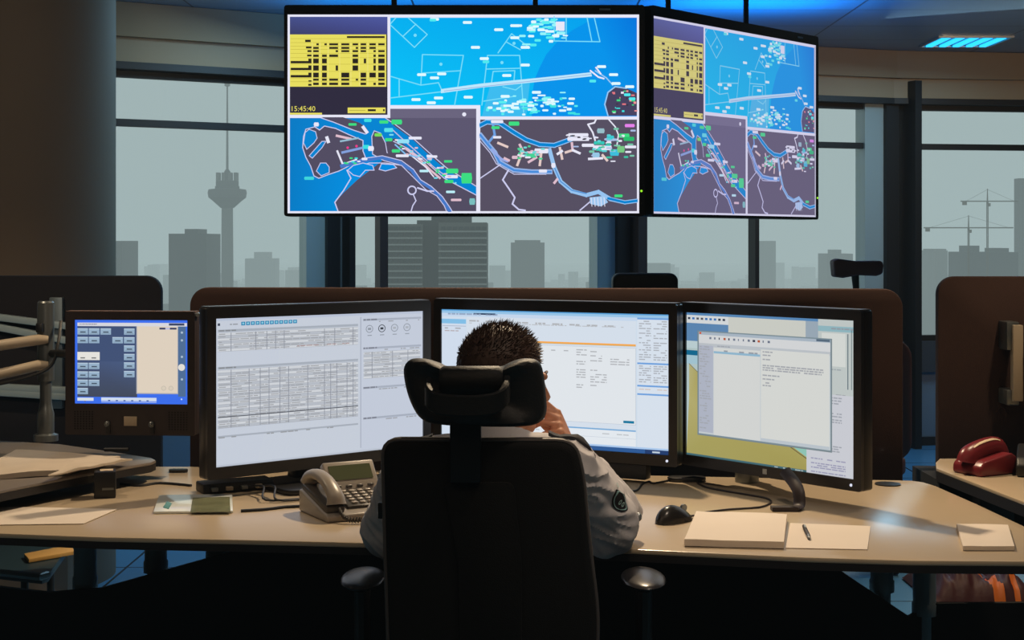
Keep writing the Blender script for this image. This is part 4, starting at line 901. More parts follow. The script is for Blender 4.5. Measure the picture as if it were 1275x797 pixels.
# mouse
mp = PZ(839, 650); t = thing('mouse', (mp.x, mp.y, ZT), 'black computer mouse left of the notepad', 'mouse')
R = Matrix.Rotation(-.9, 3, 'Z')
def mouse_body(bm, k=1, top=1):
    g = bmesh.ops.create_icosphere(bm, subdivisions=4, radius=1)
    for v in g['verts']:
        x, y, z = v.co; z = max(z, -.02); w_ = .031 * (1 - .12 * math.cos(y * 2.2)); hh = .040 * (1 - .28 * y - .15 * y * y)
        v.co = mp + Vector((0, 0, ZT - mp.z + .001)) + R @ Vector((x * w_ * k, y * .056 * k, max(z, 0) * hh * k))
b = NB(); mouse_body(b); obj('shell', b, mat('mouse_shell', (40, 38, 36), .25), t)
b = NB(); lathe(b, mp + R @ Vector((-.004, .034, .031)), [(.009, 0), (.009, .007)], 16, axis=R @ Vector((1, 0, 0))); obj('scroll_wheel', b, M['steel'], t)
b = NB(); tube(b, [mp + R @ Vector((0, y, .0395 * math.sqrt(max(0, 1 - (y / .056) ** 2)) * (1 - .28 * y / .056 - .15 * (y / .056) ** 2) + .0012)) for y in (.015, .03, .04, .05)], .0012, 6); obj('button_seam', b, M['dblack'], t)
e = mp + R @ Vector((0, .054, .008))
b = NB(); pts = [e] + [PZ(*p) + Vector((0, 0, .003)) for p in ((868, 643), (875, 640), (905, 636), (935, 634), (950, 632), (960, 627), (955, 622), (935, 618), (905, 613), (880, 608), (868, 602))]
tube(b, smoothpath(pts, 5), .0026, 8); obj('cable', b, M['dark_brown'], t)
b = NB(); tube(b, smoothpath([PZ(*p) + Vector((0, 0, .003)) for p in ((780, 613), (793, 612), (800, 604), (808, 601), (815, 603), (840, 598), (852, 598))], 5), .0028, 8)
o = obj('cable', b, M['black']); tag(o, 'thin black cable curling out from behind the seated person\'s arm', 'cable')
b = NB(); b0 = PZ(855, 599); prism(b, [Vector((b0.x + x, b0.y + y, ZT)) for x, y in rrect(.11, .05, .024)], (0, 0, .012)); o = obj('cable_puck', b, M['black'], bevel=.003); tag(o, 'flat black oval cable hub under the gap between middle and right monitor', 'cable hub')

# block calendar box at the left
p = PZ(127, 621); t = thing('desk_box', (p.x, p.y + .03, ZT), 'small black block with a pale label in front of the side worktop', 'box')
Rz = .25; q = p.y / F
b = NB(); h = 33 * q; box(b, (p.x, p.y + .03, ZT + h / 2), (.056, .06, h), Rz); obj('body', b, M['black'], t, bevel=.003)
b = NB(); box(b, (p.x + .004, p.y + .03, ZT + h + .0006), (.034, .03, .001), Rz); obj('label', b, M['cream'], t)
b = NB(); Rm = Matrix.Rotation(Rz, 3, 'Z'); box(b, Vector((p.x, p.y + .03, ZT + .025)) + Rm @ Vector((.008, -.0305, 0)), (.03, .001, .006), Rz); obj('front_plate', b, M['steel'], t)
# glossy brochure and paper strip
t = thing('brochure', (PZ(240, 632).x, PZ(240, 632).y, ZT), 'glossy folded brochure with a coloured photo lying left of the monitor stand', 'brochure')
b = NB(); pr = [PZ(*z_, ZT) for z_ in ((191, 640), (290, 639), (289, 618), (198, 619))]; prism(b, pr, (0, 0, .006)); obj('cover', b, mat('brochure_white', (232, 240, 240), .12, spec=.8), t, bevel=.001)
b = NB(); pr = [PZ(*z_, ZT + .0062) for z_ in ((237, 638), (287, 637.5), (286, 619), (240, 620))]; prism(b, pr, (0, 0, .0006)); obj('photo', b, mat('brochure_photo', (120, 124, 96), .15, var=.6, vscale=14, spec=.8), t)
b = NB(); pr = [PZ(*z_, ZT + .0062) for z_ in ((203, 632), (208, 624), (214, 627), (210, 634))]; prism(b, pr, (0, 0, .0006)); obj('emblem', b, mat('brochure_green', (60, 130, 110), .15), t)
b = NB(); tube(b, smoothpath([PZ(*z_) + Vector((0, 0, .003)) for z_ in ((300, 638), (330, 636), (355, 633), (378, 632))], 4), .0045, 8); o = obj('cable', b, M['black']); tag(o, 'thick black cable running to the desk phone', 'cable')
b = NB(); tube(b, smoothpath([PZ(*z_) + Vector((0, 0, .003)) for z_ in ((150, 604), (175, 606), (200, 603), (238, 606))], 4), .004, 8); o = obj('cable', b, M['black']); tag(o, 'dark cable lying behind the small black block', 'cable')
b = NB(); bp = PZ(222, 588); prism(b, [Vector((bp.x + x, bp.y + y, ZT)) for x, y in rrect(.055, .03, .012)], (0, 0, .008)); o = obj('cable_clip', b, M['black']); tag(o, 'small flat black clip at the rear desk edge left of the left monitor', 'clip')
# dock under the left monitor
dp = PZ(288, 614); t = thing('docking_station', (dp.x, dp.y, ZT), 'low black docking box with plugs under the left monitor', 'dock')
b = NB(); box(b, (dp.x, dp.y + .05, ZT + .014), (.20, .07, .028), .5); obj('body', b, M['black'], t, bevel=.004)
for k in range(4):
    b = NB(); box(b, Vector((dp.x, dp.y + .05, ZT + .012)) + Matrix.Rotation(.5, 3, 'Z') @ Vector((-.07 + k * .042, -.040, 0)), (.018, .014, .010), .5); obj('plug', b, M['beige' if k % 2 else 'steel'], t, bevel=.001)
for k in range(2):
    b = NB(); a = dp + Vector((.05 + .03 * k, -.01, .02)); tube(b, smoothpath([a, a + Vector((.05, -.06, .01)), a + Vector((.07, -.14, -.012)), PZ(385 + 6 * k, 622) + Vector((0, 0, .004))], 5), .003, 8); obj('cable', b, M['black'], t)


fp = V_((X(424, 3.66) + .055, 3.66 - .09, .75)); t = thing('desk_phone', (fp.x, fp.y + .1, ZT), 'grey-beige desk telephone with a tilted display left of the seated person', 'telephone')
ang = .52; Rp = Matrix.Rotation(ang, 3, 'Z'); q = fp.y / F
PS = .92
def ph(x, y, z): return Vector((fp.x + .012, fp.y + .005, ZT)) + Rp @ Vector((x, y, z)) * PS
# local: x right -.11...11, y back 0..0.22, z up
b = NB(); prof = [(0, 0), (0, .018), (.03, .024), (.19, .062), (.205, .062), (.205, 0)]
prism(b, [ph(-.105, y, z) for y, z in prof], Rp @ Vector((.215 * PS, 0, 0))); obj('base', b, M['phone'], t, bevel=.006, bseg=3)
sl = math.atan2(.038, .16); nrm = (Rp @ Vector((0, -math.sin(sl), math.cos(sl)))).normalized(); ax = Rp @ Vector((1, 0, 0)); ay = (Rp @ Vector((0, math.cos(sl), math.sin(sl)))).normalized()
def top(x, y, h=0): return ph(x, .03, .024) + ay * y + nrm * h
b = NB(); RT = Matrix((ax, ay, nrm)).transposed(); box(b, top(.035, .055, .004), (.12, .10, .008), RT); obj('keypad_plate', b, M['phone_d'], t, bevel=.003)
for r in range(5):
    for cc in range(4):
        b = NB(); box(b, top(-.005 + cc * .024, .02 + r * .018, .010), (.015, .010, .006), RT); obj('key', b, M['phone'], t, bevel=.002)
# display head, tilted up
dn = Rp @ Vector((0, -.80, .60)); dv = Rp @ Vector((0, .60, .80)); RD = Matrix((ax, dv, dn)).transposed(); dc = ph(.038, .168, .092)
b = NB(); box(b, dc - dn * .012, (.142, .088, .024), RD); obj('display_housing', b, M['phone'], t, bevel=.005, bseg=3)
b = NB(); box(b, dc + dv * .010 + dn * .0005, (.116, .042, .002), RD); obj('display', b, M['lcd'], t)
for k in range(4):
    b = NB(); box(b, dc - dv * .030 + dn * .002 + ax * (-.045 + k * .03), (.016, .006, .004), RD); obj('soft_key', b, M['phone_d'], t, bevel=.001)
# handset on its cradle, left side
b = NB(); box(b, top(-.072, .075, .006), (.05, .17, .02), RT); obj('cradle', b, M['phone_d'], t, bevel=.006)
b = NB()
hs = smoothpath([top(-.074, .160, .018), top(-.074, .150, .036), top(-.072, .110, .052), top(-.070, .055, .052), top(-.068, .012, .036), top(-.068, .000, .018)], 6)
rs = [.023 - .006 * math.sin(PI * k / (len(hs) - 1)) for k in range(len(hs))]
tube(b, hs, rs, 18, sx=1.15, sy=.8); obj('handset', b, M['phone'], t)
b = NB(); L_ = []
c0 = [top(-.068, -.02, .012), ph(-.06, -.03, .012), ph(-.02, -.045, .010), ph(.03, -.04, .010), ph(.08, -.02, .010), ph(.125, .02, .010)]
sp = smoothpath(c0, 40)
for i, p_ in enumerate(sp):
    a_ = i * .9; L_.append(p_ + Vector((0, math.cos(a_) * .0055, math.sin(a_) * .0055)))
tube(b, L_, .0024, 6); obj('handset_cord', b, M['phone_d'], t)

# ================================================================== neighbour desk at the right
t = thing('side_desk', (1.6, 4.4, 0), 'neighbouring dark-sided desk at the right carrying two telephones', 'desk')
pl = [PZ(*z_) for z_ in ((1166, 583), (1275, 625), (1420, 690), (1500, 640), (1450, 571), (1170, 571), (1165, 576))]
b = NB(); prism(b, [p - Vector((0, 0, .010)) for p in pl], (0, 0, .010)); obj('worktop', b, M['laminate'], t, bevel=.002)
b = NB(); prism(b, [p - Vector((0, 0, .040)) for p in pl], (0, 0, .030)); obj('edge_band', b, M['edge'], t)
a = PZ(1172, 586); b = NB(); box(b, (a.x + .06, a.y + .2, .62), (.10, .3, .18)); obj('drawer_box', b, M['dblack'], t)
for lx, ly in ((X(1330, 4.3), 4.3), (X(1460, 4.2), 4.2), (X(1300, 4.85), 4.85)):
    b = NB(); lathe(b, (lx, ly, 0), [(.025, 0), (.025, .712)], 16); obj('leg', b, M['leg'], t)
b = NB(); box(b, (a.x + .62, 4.66, .61), (1.0, .02, .20)); obj('under_desk_black', b, M['dblack'], t)
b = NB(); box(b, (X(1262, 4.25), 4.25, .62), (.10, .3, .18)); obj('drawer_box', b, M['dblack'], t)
# telephones on it
def side_phone(px, py, label, m, stripe, ang, sc_=1.0):
    p = PZ(px, py); t = thing('telephone', (p.x, p.y, ZT), label, 'telephone'); R = Matrix.Rotation(ang, 3, 'Z')
    def w(x, y, z): return Vector((p.x, p.y, ZT)) + R @ (Vector((x, y, z)) * sc_)
    b = NB(); prof = [(-.085, 0), (-.085, .030), (-.065, .050), (.06, .072), (.085, .058), (.085, 0)]
    prism(b, [w(x, -.065, z) for x, z in prof], R @ Vector((0, .13 * sc_, 0))); obj('base', b, m, t, bevel=.008, bseg=3)
    b = NB(); hs = smoothpath([w(-.078, 0, .040), w(-.07, 0, .062), w(-.03, 0, .080), (w(.03, 0, .090)), w(.068, 0, .082), w(.078, 0, .062)], 5)
    tube(b, hs, [.028 - .007 * math.sin(PI * k / (len(hs) - 1)) for k in range(len(hs))], 16, sx=1.3, sy=.8); obj('handset', b, m, t)
    b = NB(); tube(b, [x + Vector((0, 0, .018)) for x in hs[4:-3]], .007, 8, sx=1.4, sy=.6); obj('stripe', b, stripe, t)
side_phone(1226, 589, 'dark red desk telephone with a cream stripe on the right-hand desk', M['maroon'], M['cream'], .5, .88)
side_phone(1298, 590, 'black and white telephone at the right edge behind the red one', M['black'], M['cream'], 1.2, 1.1)

# maroon garment with orange stripe on the floor at lower right
def heap(name, px0, px1, py0, py1, label, cat):
    D = EYE * F / (py1 - HOR); D2 = D; x0, x1 = X(px0, D), X(px1, D); zt_ = Z(py0, D + .1)
    b = NB(); N = 60; M_ = 24; g = []
    for i in range(N + 1):
        r = []
        for j in range(M_ + 1):
            u, v = i / N, j / M_; x = x0 + (x1 - x0) * u; y = D + .42 * v
            e = max(0, 1 - (2 * u - 1) ** 6) * math.sin(PI * min(1, v * 1.0)) ** .4
            z = .008 + e * (zt_ * .75 + .05 * noise.noise(Vector((u * 6, v * 3, 2))) + .03 * noise.noise(Vector((u * 15, v * 8, 5))))
            r.append(b.verts.new((x, y, z)))
        g.append(r)
    for i in range(N):
        for j in range(M_):
            f = b.faces.new((g[i][j], g[i + 1][j], g[i + 1][j + 1], g[i][j + 1])); u = i / N
            if .34 + .22 * (1 - j / M_) < u < .44 + .22 * (1 - j / M_) or .74 < u < .80: f.material_index = 1
    bot = [b.verts.new((v.co.x, v.co.y, .002)) for v in (g[0][0], g[N][0], g[N][M_], g[0][M_])]; b.faces.new(bot)
    o = obj(name, b, [M['maroon_c'], M['orange']]); tag(o, label, cat); return o
heap('folded_jacket', 1158, 1300, 706, 752, 'crumpled dark red jacket with an orange stripe on the floor under the desk end', 'jacket')

# low tray table with a yellow folder under the desk at the left
t = thing('low_tray_table', (X(30, 4.6), 4.6, 0), 'low dark tray table with a grey rim under the left end of the desk', 'table')
def L4(px, py, D): return P(px, py, D)
zt4 = Z(716, 4.3)
b = NB(); pr = [(-2.05, 4.30), (X(52, 4.3), 4.3), (X(60, 4.34), 4.34), (X(100, 4.8), 4.8), (-1.9, 4.8)]; pr = [(X(-60, 4.42), 4.42), (X(0, 4.33), 4.33), (X(52, 4.27), 4.27), (X(60, 4.3), 4.3), (X(88, 4.75), 4.75), (X(-60, 4.8), 4.8)]
prism(b, [(x, y, zt4 - .02) for x, y in pr], (0, 0, .02)); obj('tray', b, mat('tray_teal', (40, 62, 70), .4), t)
b = NB(); tube(b, [(x, y - .006, zt4 + .002) for x, y in pr[:4]], .011, 8); obj('rim', b, M['steel'], t)
for x, y in ((-1.5, 4.45), (-1.5, 4.7), (-1.75, 4.5), (-1.72, 4.72)):
    b = NB(); lathe(b, (x, y, 0), [(.012, 0), (.012, zt4 - .02)], 12); obj('leg', b, M['black'], t)
b = NB(); pr = [PZ(*z_, zt4 + .002) for z_ in ((36, 701), (92, 691), (90, 682), (30, 694))]; prism(b, pr, (0, 0, .012)); o = obj('folder', b, mat('folder_yellow', (226, 176, 96), .6), bevel=.001); tag(o, 'yellow-beige folder lying on the low tray table', 'folder')

# ================================================================== chairs beyond the partition
def far_chair(px0, px1, y0, y1, D, label, m, stalk, flip):
    q = D / F; x0, x1 = X(px0, D), X(px1, D); zt_, zb = Z(y0, D), Z(y1, D); cx = (x0 + x1) / 2
    t = thing('office_chair', (cx, D, 0), label, 'chair', None)
    b = NB(); s = Slab((x0, D), (x1, D), zb, zt_)
    if flip: prism(b, [s.st(*z_, -.04) for z_ in ((0, .1), (.1, .0), (.45, .12), (.95, .1), (1, .3), (.98, .78), (.85, .9), (.5, .86), (.2, 1), (.03, .95))], s.n * .08)
    else: s.plate(b, s.W, s.H, .03, -.045, .045, corners=(1, 1, 1, 1), n=6)
    obj('headrest', b, m, t, bevel=.012, bseg=3)
    b = NB(); tube(b, [(cx, D + .03, zb + .03), (cx + .01, D + .05, zb - .05), (cx, D + .05, .95)], [.018, .014, .02], 10); obj('headrest_stem', b, M['black'], t)
    b = NB(); s = Slab((cx - .23, D), (cx + .23, D), .5, 1.02); s.plate(b, .46, .52, .08, -.05, .04); obj('backrest', b, m, t, bevel=.015, bseg=3)
    b = NB(); s.c = Vector((cx, D + .28, .46)); prism(b, [(cx + x, D + .28 + y, .42) for x, y in rrect(.48, .48, .08)], (0, 0, .08)); obj('seat', b, m, t, bevel=.02, bseg=3)
    b = NB(); lathe(b, (cx, D + .28, 0), [(.03, .09), (.03, .42)], 16); obj('gas_lift', b, M['black'], t)
    for k in range(5):
        a = 2 * PI * k / 5 + .3; e = Vector((cx + .3 * math.cos(a), D + .28 + .3 * math.sin(a), .07)); b = NB(); tube(b, [(cx, D + .28, .11), e], [.03, .018], 10); obj('base_arm', b, M['black'], t)
        b = NB(); lathe(b, e + Vector((-.012, 0, -.042)), [(.027, 0), (.027, .024)], 16, axis=(1, 0, 0)); obj('caster', b, M['black'], t)
far_chair(762, 843, 340, 372, 5.6, 'black office chair whose headrest shows above the middle of the partition', M['black'], False, False)
far_chair(1035, 1098, 322, 346, 6.2, 'brown office chair whose raised headrest shows at the right behind the partition', M['chairback'], True, True)

# ================================================================== office chair of the seated person
D = 2.86; q = D / F; CX = X(606, D)
t = thing('office_chair', (CX, 3.05, 0), 'large black office chair with a wide headrest, seen from behind with the person in it', 'chair')
def cp(px, py, c=0): return Vector((X(px, D), D + c, Z(py, D)))
def soft_outline(pts, r, n=5):
    out = []; m_ = len(pts)
    for i in range(m_):
        a, b_, c_ = Vector(pts[i - 1]), Vector(pts[i]), Vector(pts[(i + 1) % m_]); rr = r[i] if isinstance(r, (list, tuple)) else r
        d0, d1 = (a - b_), (c_ - b_); e0 = b_ + d0.normalized() * min(rr, d0.length * .45); e1 = b_ + d1.normalized() * min(rr, d1.length * .45)
        for k in range(n + 1): u = k / n; out.append(e0 * (1 - u) ** 2 + b_ * 2 * u * (1 - u) + e1 * u * u)
    return out
ob = soft_outline([(475, 548), (716, 549), (727, 590), (735, 680), (746, 765), (742, 880), (485, 880), (479, 700)], [22, 24, 20, 30, 30, 30, 30, 30])
def bulge(pts, c0, c1, dep, m, name, bevel, centre, amt=.02, parent=None):
    b = NB(); prism(b, [cp(p.x, p.y, c0) for p in pts], (0, c1 - c0, 0)); return obj(name, b, m, parent or t, bevel=bevel, bseg=4)
bulge(ob, 0, .07, 0, M['fabric'], 'backrest', .018, None)
b = NB(); pts = ob + [ob[0]]; tube(b, [cp(p.x * .993 + 606 * .007, p.y + .6, .012) for p in ob] + [cp(ob[0].x * .993 + 606 * .007, ob[0].y + .6, .012)], .005, 8, cap=False); obj('piping', b, mat('piping_lit_edge', (92, 86, 84), .5), t)  # grey tone puts the lit edge of the backrest into the piping
sp_ = soft_outline([(552, 600), (640, 600), (650, 700), (650, 880), (575, 880), (570, 700)], 12)
b = NB(); prism(b, [cp(p.x, p.y, -.006) for p in sp_], (0, .01, 0)); obj('back_spine', b, M['fabric'], t, bevel=.003, bseg=2)
b = NB(); box(b, cp(474, 638, .02), (9 * q, .012, 20 * q)); obj('side_tab', b, M['black'], t, bevel=.002)
# headrest: bow-tie cushion
hr = [(501, 462), (508, 451), (525, 449), (545, 454), (556, 458), (590, 459), (624, 458), (634, 454), (650, 449), (668, 451), (676, 462), (680, 490), (681, 515), (674, 527), (655, 532), (600, 531), (545, 529), (524, 523), (512, 507), (504, 485)]
hr = [Vector((x, y, 0)) for x, y in hr]
sm = []
mm_ = len(hr)
for i in range(mm_):
    p0, p1, p2, p3 = hr[i - 1], hr[i], hr[(i + 1) % mm_], hr[(i + 2) % mm_]
    for k in range(4): u = k / 4; sm.append(.5 * ((2 * p1) + (p2 - p0) * u + (2 * p0 - 5 * p1 + 4 * p2 - p3) * u * u + (3 * p1 - p0 - 3 * p2 + p3) * u ** 3))
b = NB(); cxh, cyh = 591, 492; lay = [(-.031, .72), (-.027, .86), (-.018, .95), (-.004, 1.0), (.03, 1.0), (.05, .97), (.06, .9)]
rings = []
for dy, k in [(-.033, .25), (-.033, .5)] + lay + [(.045, .5)]:
    r = []
    for p in sm:
        wx = (p.x - cxh); curve = .045 * (abs(wx) / 90) ** 2     # wings wrap forward round the head
        r.append(b.verts.new(cp(cxh + wx * k, cyh + (p.y - cyh) * k, dy + curve * .9)))
    rings.append(r)
nn = len(sm)
for a_, c_ in zip(rings, rings[1:]):
    for k in range(nn): b.faces.new((a_[k], a_[(k + 1) % nn], c_[(k + 1) % nn], c_[k]))
b.faces.new(rings[0]); b.faces.new(rings[-1][::-1]); obj('headrest', b, M['leather'], t)
# roll between the wings
b = NB(); lathe(b, cp(548, 472, -.022), [(.022, 0), (.028, .008), (.028, 78 * q - .008), (.022, 78 * q)], 20, axis=(1, 0, 0)); obj('headrest_roll', b, M['leather'], t)
# curved handle band
path = [cp(535, 482, -.02), cp(536, 490, -.055), cp(546, 497, -.072), cp(565, 499, -.080), cp(583, 499.5, -.082), cp(601, 499, -.080), cp(618, 496, -.072), cp(629, 488, -.055), cp(631, 479, -.02)]
path = smoothpath(path, 5); b = NB(); hgt = 13 * q; th = .007; prev = None; ringsb = []
for i, p_ in enumerate(path):
    d = (path[min(i + 1, len(path) - 1)] - path[max(i - 1, 0)]); dxy = Vector((d.x, d.y, 0)).normalized(); nn_ = Vector((dxy.y, -dxy.x, 0))
    ringsb.append([b.verts.new(p_ + nn_ * s1 * th + Vector((0, 0, s2 * hgt))) for s1, s2 in ((1, -.85), (1, .85), (.5, 1), (-.5, 1), (-1, .85), (-1, -.85), (-.5, -1), (.5, -1))])
for a_, c_ in zip(ringsb, ringsb[1:]):
    for k in range(8): b.faces.new((a_[k], a_[(k + 1) % 8], c_[(k + 1) % 8], c_[k]))
b.faces.new(ringsb[0][::-1]); b.faces.new(ringsb[-1]); obj('headrest_handle', b, M['leather'], t)
b = NB(); box(b, (cp(580, 540, -.012)), (39 * q, .022, 120 * q)); obj('headrest_stem', b, M['black'], t, bevel=.006, bseg=3)
# seat, arms, base
b = NB(); prism(b, [(CX + x, 3.14 + y, .345) for x, y in rrect(.50, .48, .08)], (0, 0, .085)); obj('seat', b, M['fabric'], t, bevel=.025, bseg=4)
for sx, px in ((-1, 451), (1, 802)):
    xa = X(px, 3.08); b = NB(); ellipsoid(b, (xa, 3.10, .716), (.048, .10, .013)); obj('armrest', b, M['pad'], t)
    b = NB(); tube(b, smoothpath([(xa, 3.08, .70), (xa, 3.09, .60), (xa, 3.12, .38), (CX + sx * .2, 3.15, .335)], 5), .018, 10, sx=1, sy=1.6); obj('arm_support', b, M['black'], t)
b = NB(); box(b, (CX, 2.98, .335), (.09, .26, .03)); box(b, (CX, 2.85, .45), (.09, .03, .26)); obj('back_bracket', b, M['black'], t, bevel=.005)
b = NB(); lathe(b, (CX, 3.14, 0), [(.035, .08), (.035, .2), (.025, .2), (.025, .345)], 20); obj('gas_lift', b, M['black'], t)
for k in range(5):
    a = 2 * PI * k / 5 + .2; e = Vector((CX + .32 * math.cos(a), 3.14 + .32 * math.sin(a), .075)); b = NB(); tube(b, [(CX, 3.14, .12), e], [.035, .02], 10); ba = obj('base_arm', b, M['black'], t)
    b = NB(); lathe(b, e + Vector((-.014, 0, -.045)), [(.03, 0), (.03, .028)], 18, axis=(1, 0, 0)); obj('caster', b, M['black'], ba)

# ================================================================== the seated person
HC = Vector((-.019, 3.25, 1.125)); th_ = math.radians(62)
f = Vector((math.sin(th_), math.cos(th_), -.13)).normalized(); r_v = f.cross(Vector((0, 0, 1))).normalized(); u_v = r_v.cross(f).normalized()
RH = Matrix((r_v, f, u_v)).transposed()          # local (right, forward, up)
def h(x, y, z): return HC + RH @ Vector((x, y, z))
V = Vector
sho_r, elb_r, wri_r = V((.114, 3.11, .942)), V((.242, 3.335, .815)), V((.140, 3.335, .945))
sho_l, elb_l, wri_l = V((-.206, 3.11, .942)), V((-.272, 3.20, .800)), V((-.215, 3.42, .80))
neck0 = V((-.045, 3.115, .965))
b = NB()
ellipsoid(b, h(0, -.012, .028), (.076, .097, .088), RH)
ellipsoid(b, h(0, .035, -.035), (.060, .058, .080), RH)
ellipsoid(b, h(0, .062, -.092), (.032, .030, .028), RH)
for sx in (-1, 1):
    ellipsoid(b, h(sx * .042, .050, -.030), (.024, .030, .026), RH); ellipsoid(b, h(sx * .052, .01, -.072), (.016, .040, .022), RH)
    ellipsoid(b, h(sx * .079, -.006, -.012), (.007, .018, .031), RH @ Matrix.Rotation(.15, 3, 'X')); ellipsoid(b, h(sx * .076, .0, -.035), (.007, .010, .012), RH)
    capsule(b, h(0, .088, .020), h(sx * .048, .076, .020), .011, .009)
    ellipsoid(b, h(sx * .012, .100, -.033), (.009, .010, .008), RH)
capsule(b, h(0, .092, .010), h(0, .113, -.026), .008, .012)
ellipsoid(b, h(0, .090, -.056), (.025, .013, .007), RH); ellipsoid(b, h(0, .088, -.067), (.022, .013, .008), RH)
capsule(b, h(0, -.03, -.07), neck0, .056, .062)
# torso
capsule(b, V((-.045, 3.06, .52)), V((-.045, 3.06, .72)), .135, .125); capsule(b, V((-.13, 3.08, .82)), V((.04, 3.08, .82)), .105, .105)
capsule(b, V((-.15, 3.10, .90)), V((.06, 3.10, .90)), .072, .072); capsule(b, sho_l, sho_r, .058, .058)
capsule(b, V((-.13, 3.06, .68)), V((.04, 3.06, .68)), .10, .10)
# arms
for s_, e_, w_ in ((sho_r, elb_r, wri_r), (sho_l, elb_l, wri_l)):
    capsule(b, s_, e_, .052, .040); capsule(b, e_, e_ + (w_ - e_) * .35, .040, .043); capsule(b, e_ + (w_ - e_) * .35, w_, .043, .028)
# legs
for sx in (-1, 1):
    hp, kn, an = V((-.045 + sx * .09, 3.08, .53)), V((-.045 + sx * .13, 3.50, .53)), V((-.045 + sx * .14, 3.56, .11))
    capsule(b, hp, kn, .085, .060); capsule(b, kn, an, .058, .036); capsule(b, an, an + V((0, .13, -.06)), .035, .026)
# hands
def hand(bm, W, Kc, row, fingers, thumb, rr=.0088):
    row = row.normalized()
    for i, (seg, dirs) in enumerate(fingers):
        k = Kc + row * (1.5 - i) * .0195
        capsule(bm, W + row * (1.5 - i) * .010, k, .0145, .0118)
        p = k
        for j, (L_, d_) in enumerate(zip(seg, dirs)):
            q_ = p + V(d_).normalized() * L_; capsule(bm, p, q_, rr * (1.08 - .10 * j), rr * (.98 - .10 * j), 10); p = q_
    p = thumb[0]
    for j, q_ in enumerate(thumb[1:]): capsule(bm, p, q_, .0145 - .002 * j, .0115 - .0012 * j, 12); p = q_
Kr = V((.108, 3.348, 1.018))
fr = []
for i, sc_ in enumerate((.92, 1.0, .95, .78)):
    fr.append(((.042 * sc_, .026 * sc_, .020 * sc_), ((-.62, .05, .55 - .2 * i), (-.85, .02, -.35), (-.35, -.1, -.9))))
capsule(b, wri_r, wri_r + (Kr - wri_r) * .35, .0265, .022)
hand(b, wri_r + (Kr - wri_r) * .15, Kr, V((-.10, .72, .66)), fr, [wri_r + V((-.012, .012, .018)), V((.108, 3.372, .985)), V((.086, 3.378, 1.000)), V((.070, 3.372, 1.015))])
Kl = wri_l + V((.035, .085, -.008)); fl_ = []
for i, sc_ in enumerate((.92, 1.0, .95, .78)): fl_.append(((.04 * sc_, .025 * sc_, .02 * sc_), ((.25, .95, .12), (.25, .85, -.35), (.2, .7, -.6))))
capsule(b, wri_l, wri_l + (Kl - wri_l) * .35, .0265, .022)
hand(b, wri_l + (Kl - wri_l) * .15, Kl, V((1, -.35, 0)), fl_, [wri_l + V((.02, .01, -.002)), wri_l + V((.06, .045, -.006)), wri_l + V((.085, .075, -.012))])
me = remesh(b, .0042, 3)
person = finish('person', me, M['skin']); tag(person, 'person seated from behind in a white uniform shirt, short brown hair, hand at the mouth', 'person')
# eyes
for sx in (-1, 1):
    b = NB(); ellipsoid(b, h(sx * .031, .078, -.002), (.0125, .0125, .0125), RH); e = obj('eye', b, mat('eye_white', (210, 205, 200), .2), person)
    b = NB(); ellipsoid(b, h(sx * .031, .0885, -.003), (.006, .0035, .006), RH, 2); obj('iris', b, M['hair'], e)
    b = NB(); tube(b, smoothpath([h(sx * .014, .0975, .028), h(sx * .032, .092, .033), h(sx * .052, .078, .027)]), [.0035] * 13, 8, sy=.6) if False else tube(b, [h(sx * .014, .0955, .027), h(sx * .032, .090, .031), h(sx * .050, .079, .027)], [.003, .0035, .002], 8); obj('eyebrow', b, M['hair'], person)
# hair: cap plus short tufts
b = NB()
ellipsoid(b, h(0, -.014, .034), (.083, .100, .092), RH, 4); ellipsoid(b, h(0, -.045, -.02), (.074, .066, .062), RH, 4)
bmesh.ops.recalc_face_normals(b, faces=b.faces)
me = remesh(b, .005, 2); bb = NB(); bb.from_mesh(me)
RHi = RH.transposed()
def keep(co):
    l = RHi @ (co - HC); x, y, z = l
    if y > .062 - max(0, .0) and z < .072: return False                         # face
    if z < -.055: return False
    if y > .035 and z < .028: return False
    if y > -.012 and z < -.012: return False                                     # ear and cheek
    return True
bmesh.ops.delete(bb, geom=[f_ for f_ in bb.faces if not keep(f_.calc_center_median())], context='FACES')
rr_ = random.Random(5); tuft = []
for f_ in bb.faces: tuft.append((f_.calc_center_median().copy(), f_.normal.copy()))
for v in bb.verts: v.co += v.normal * (.002 * noise.noise(v.co * 90))
for c_, n_ in rr_.sample(tuft, min(len(tuft), 2600)):
    l = RHi @ (c_ - HC); topness = max(0, (l.z - .03) / .09); L_ = .005 + .012 * topness * rr_.uniform(.5, 1.2)
    d = (n_ * .9 + f * (.35 + .5 * topness) + V((0, 0, .35 * topness)) + V((rr_.gauss(0, .28), rr_.gauss(0, .28), rr_.gauss(0, .2)))).normalized()
    if topness < .2: d = (n_ * .35 + V((0, 0, -.8)) + V((rr_.gauss(0, .15), rr_.gauss(0, .15), 0))).normalized()
    s_, u_ = frame3(d); w0 = .0018; a_ = [bb.verts.new(c_ - n_ * .001 + (s_ * math.cos(k * 2.094) + u_ * math.sin(k * 2.094)) * w0) for k in range(3)]; e_ = bb.verts.new(c_ + d * L_)
    for k in range(3): bb.faces.new((a_[k], a_[(k + 1) % 3], e_))
bmesh.ops.solidify(bb, geom=[], thickness=0)
obj('hair', bb, M['hair'], person, recalc=False)
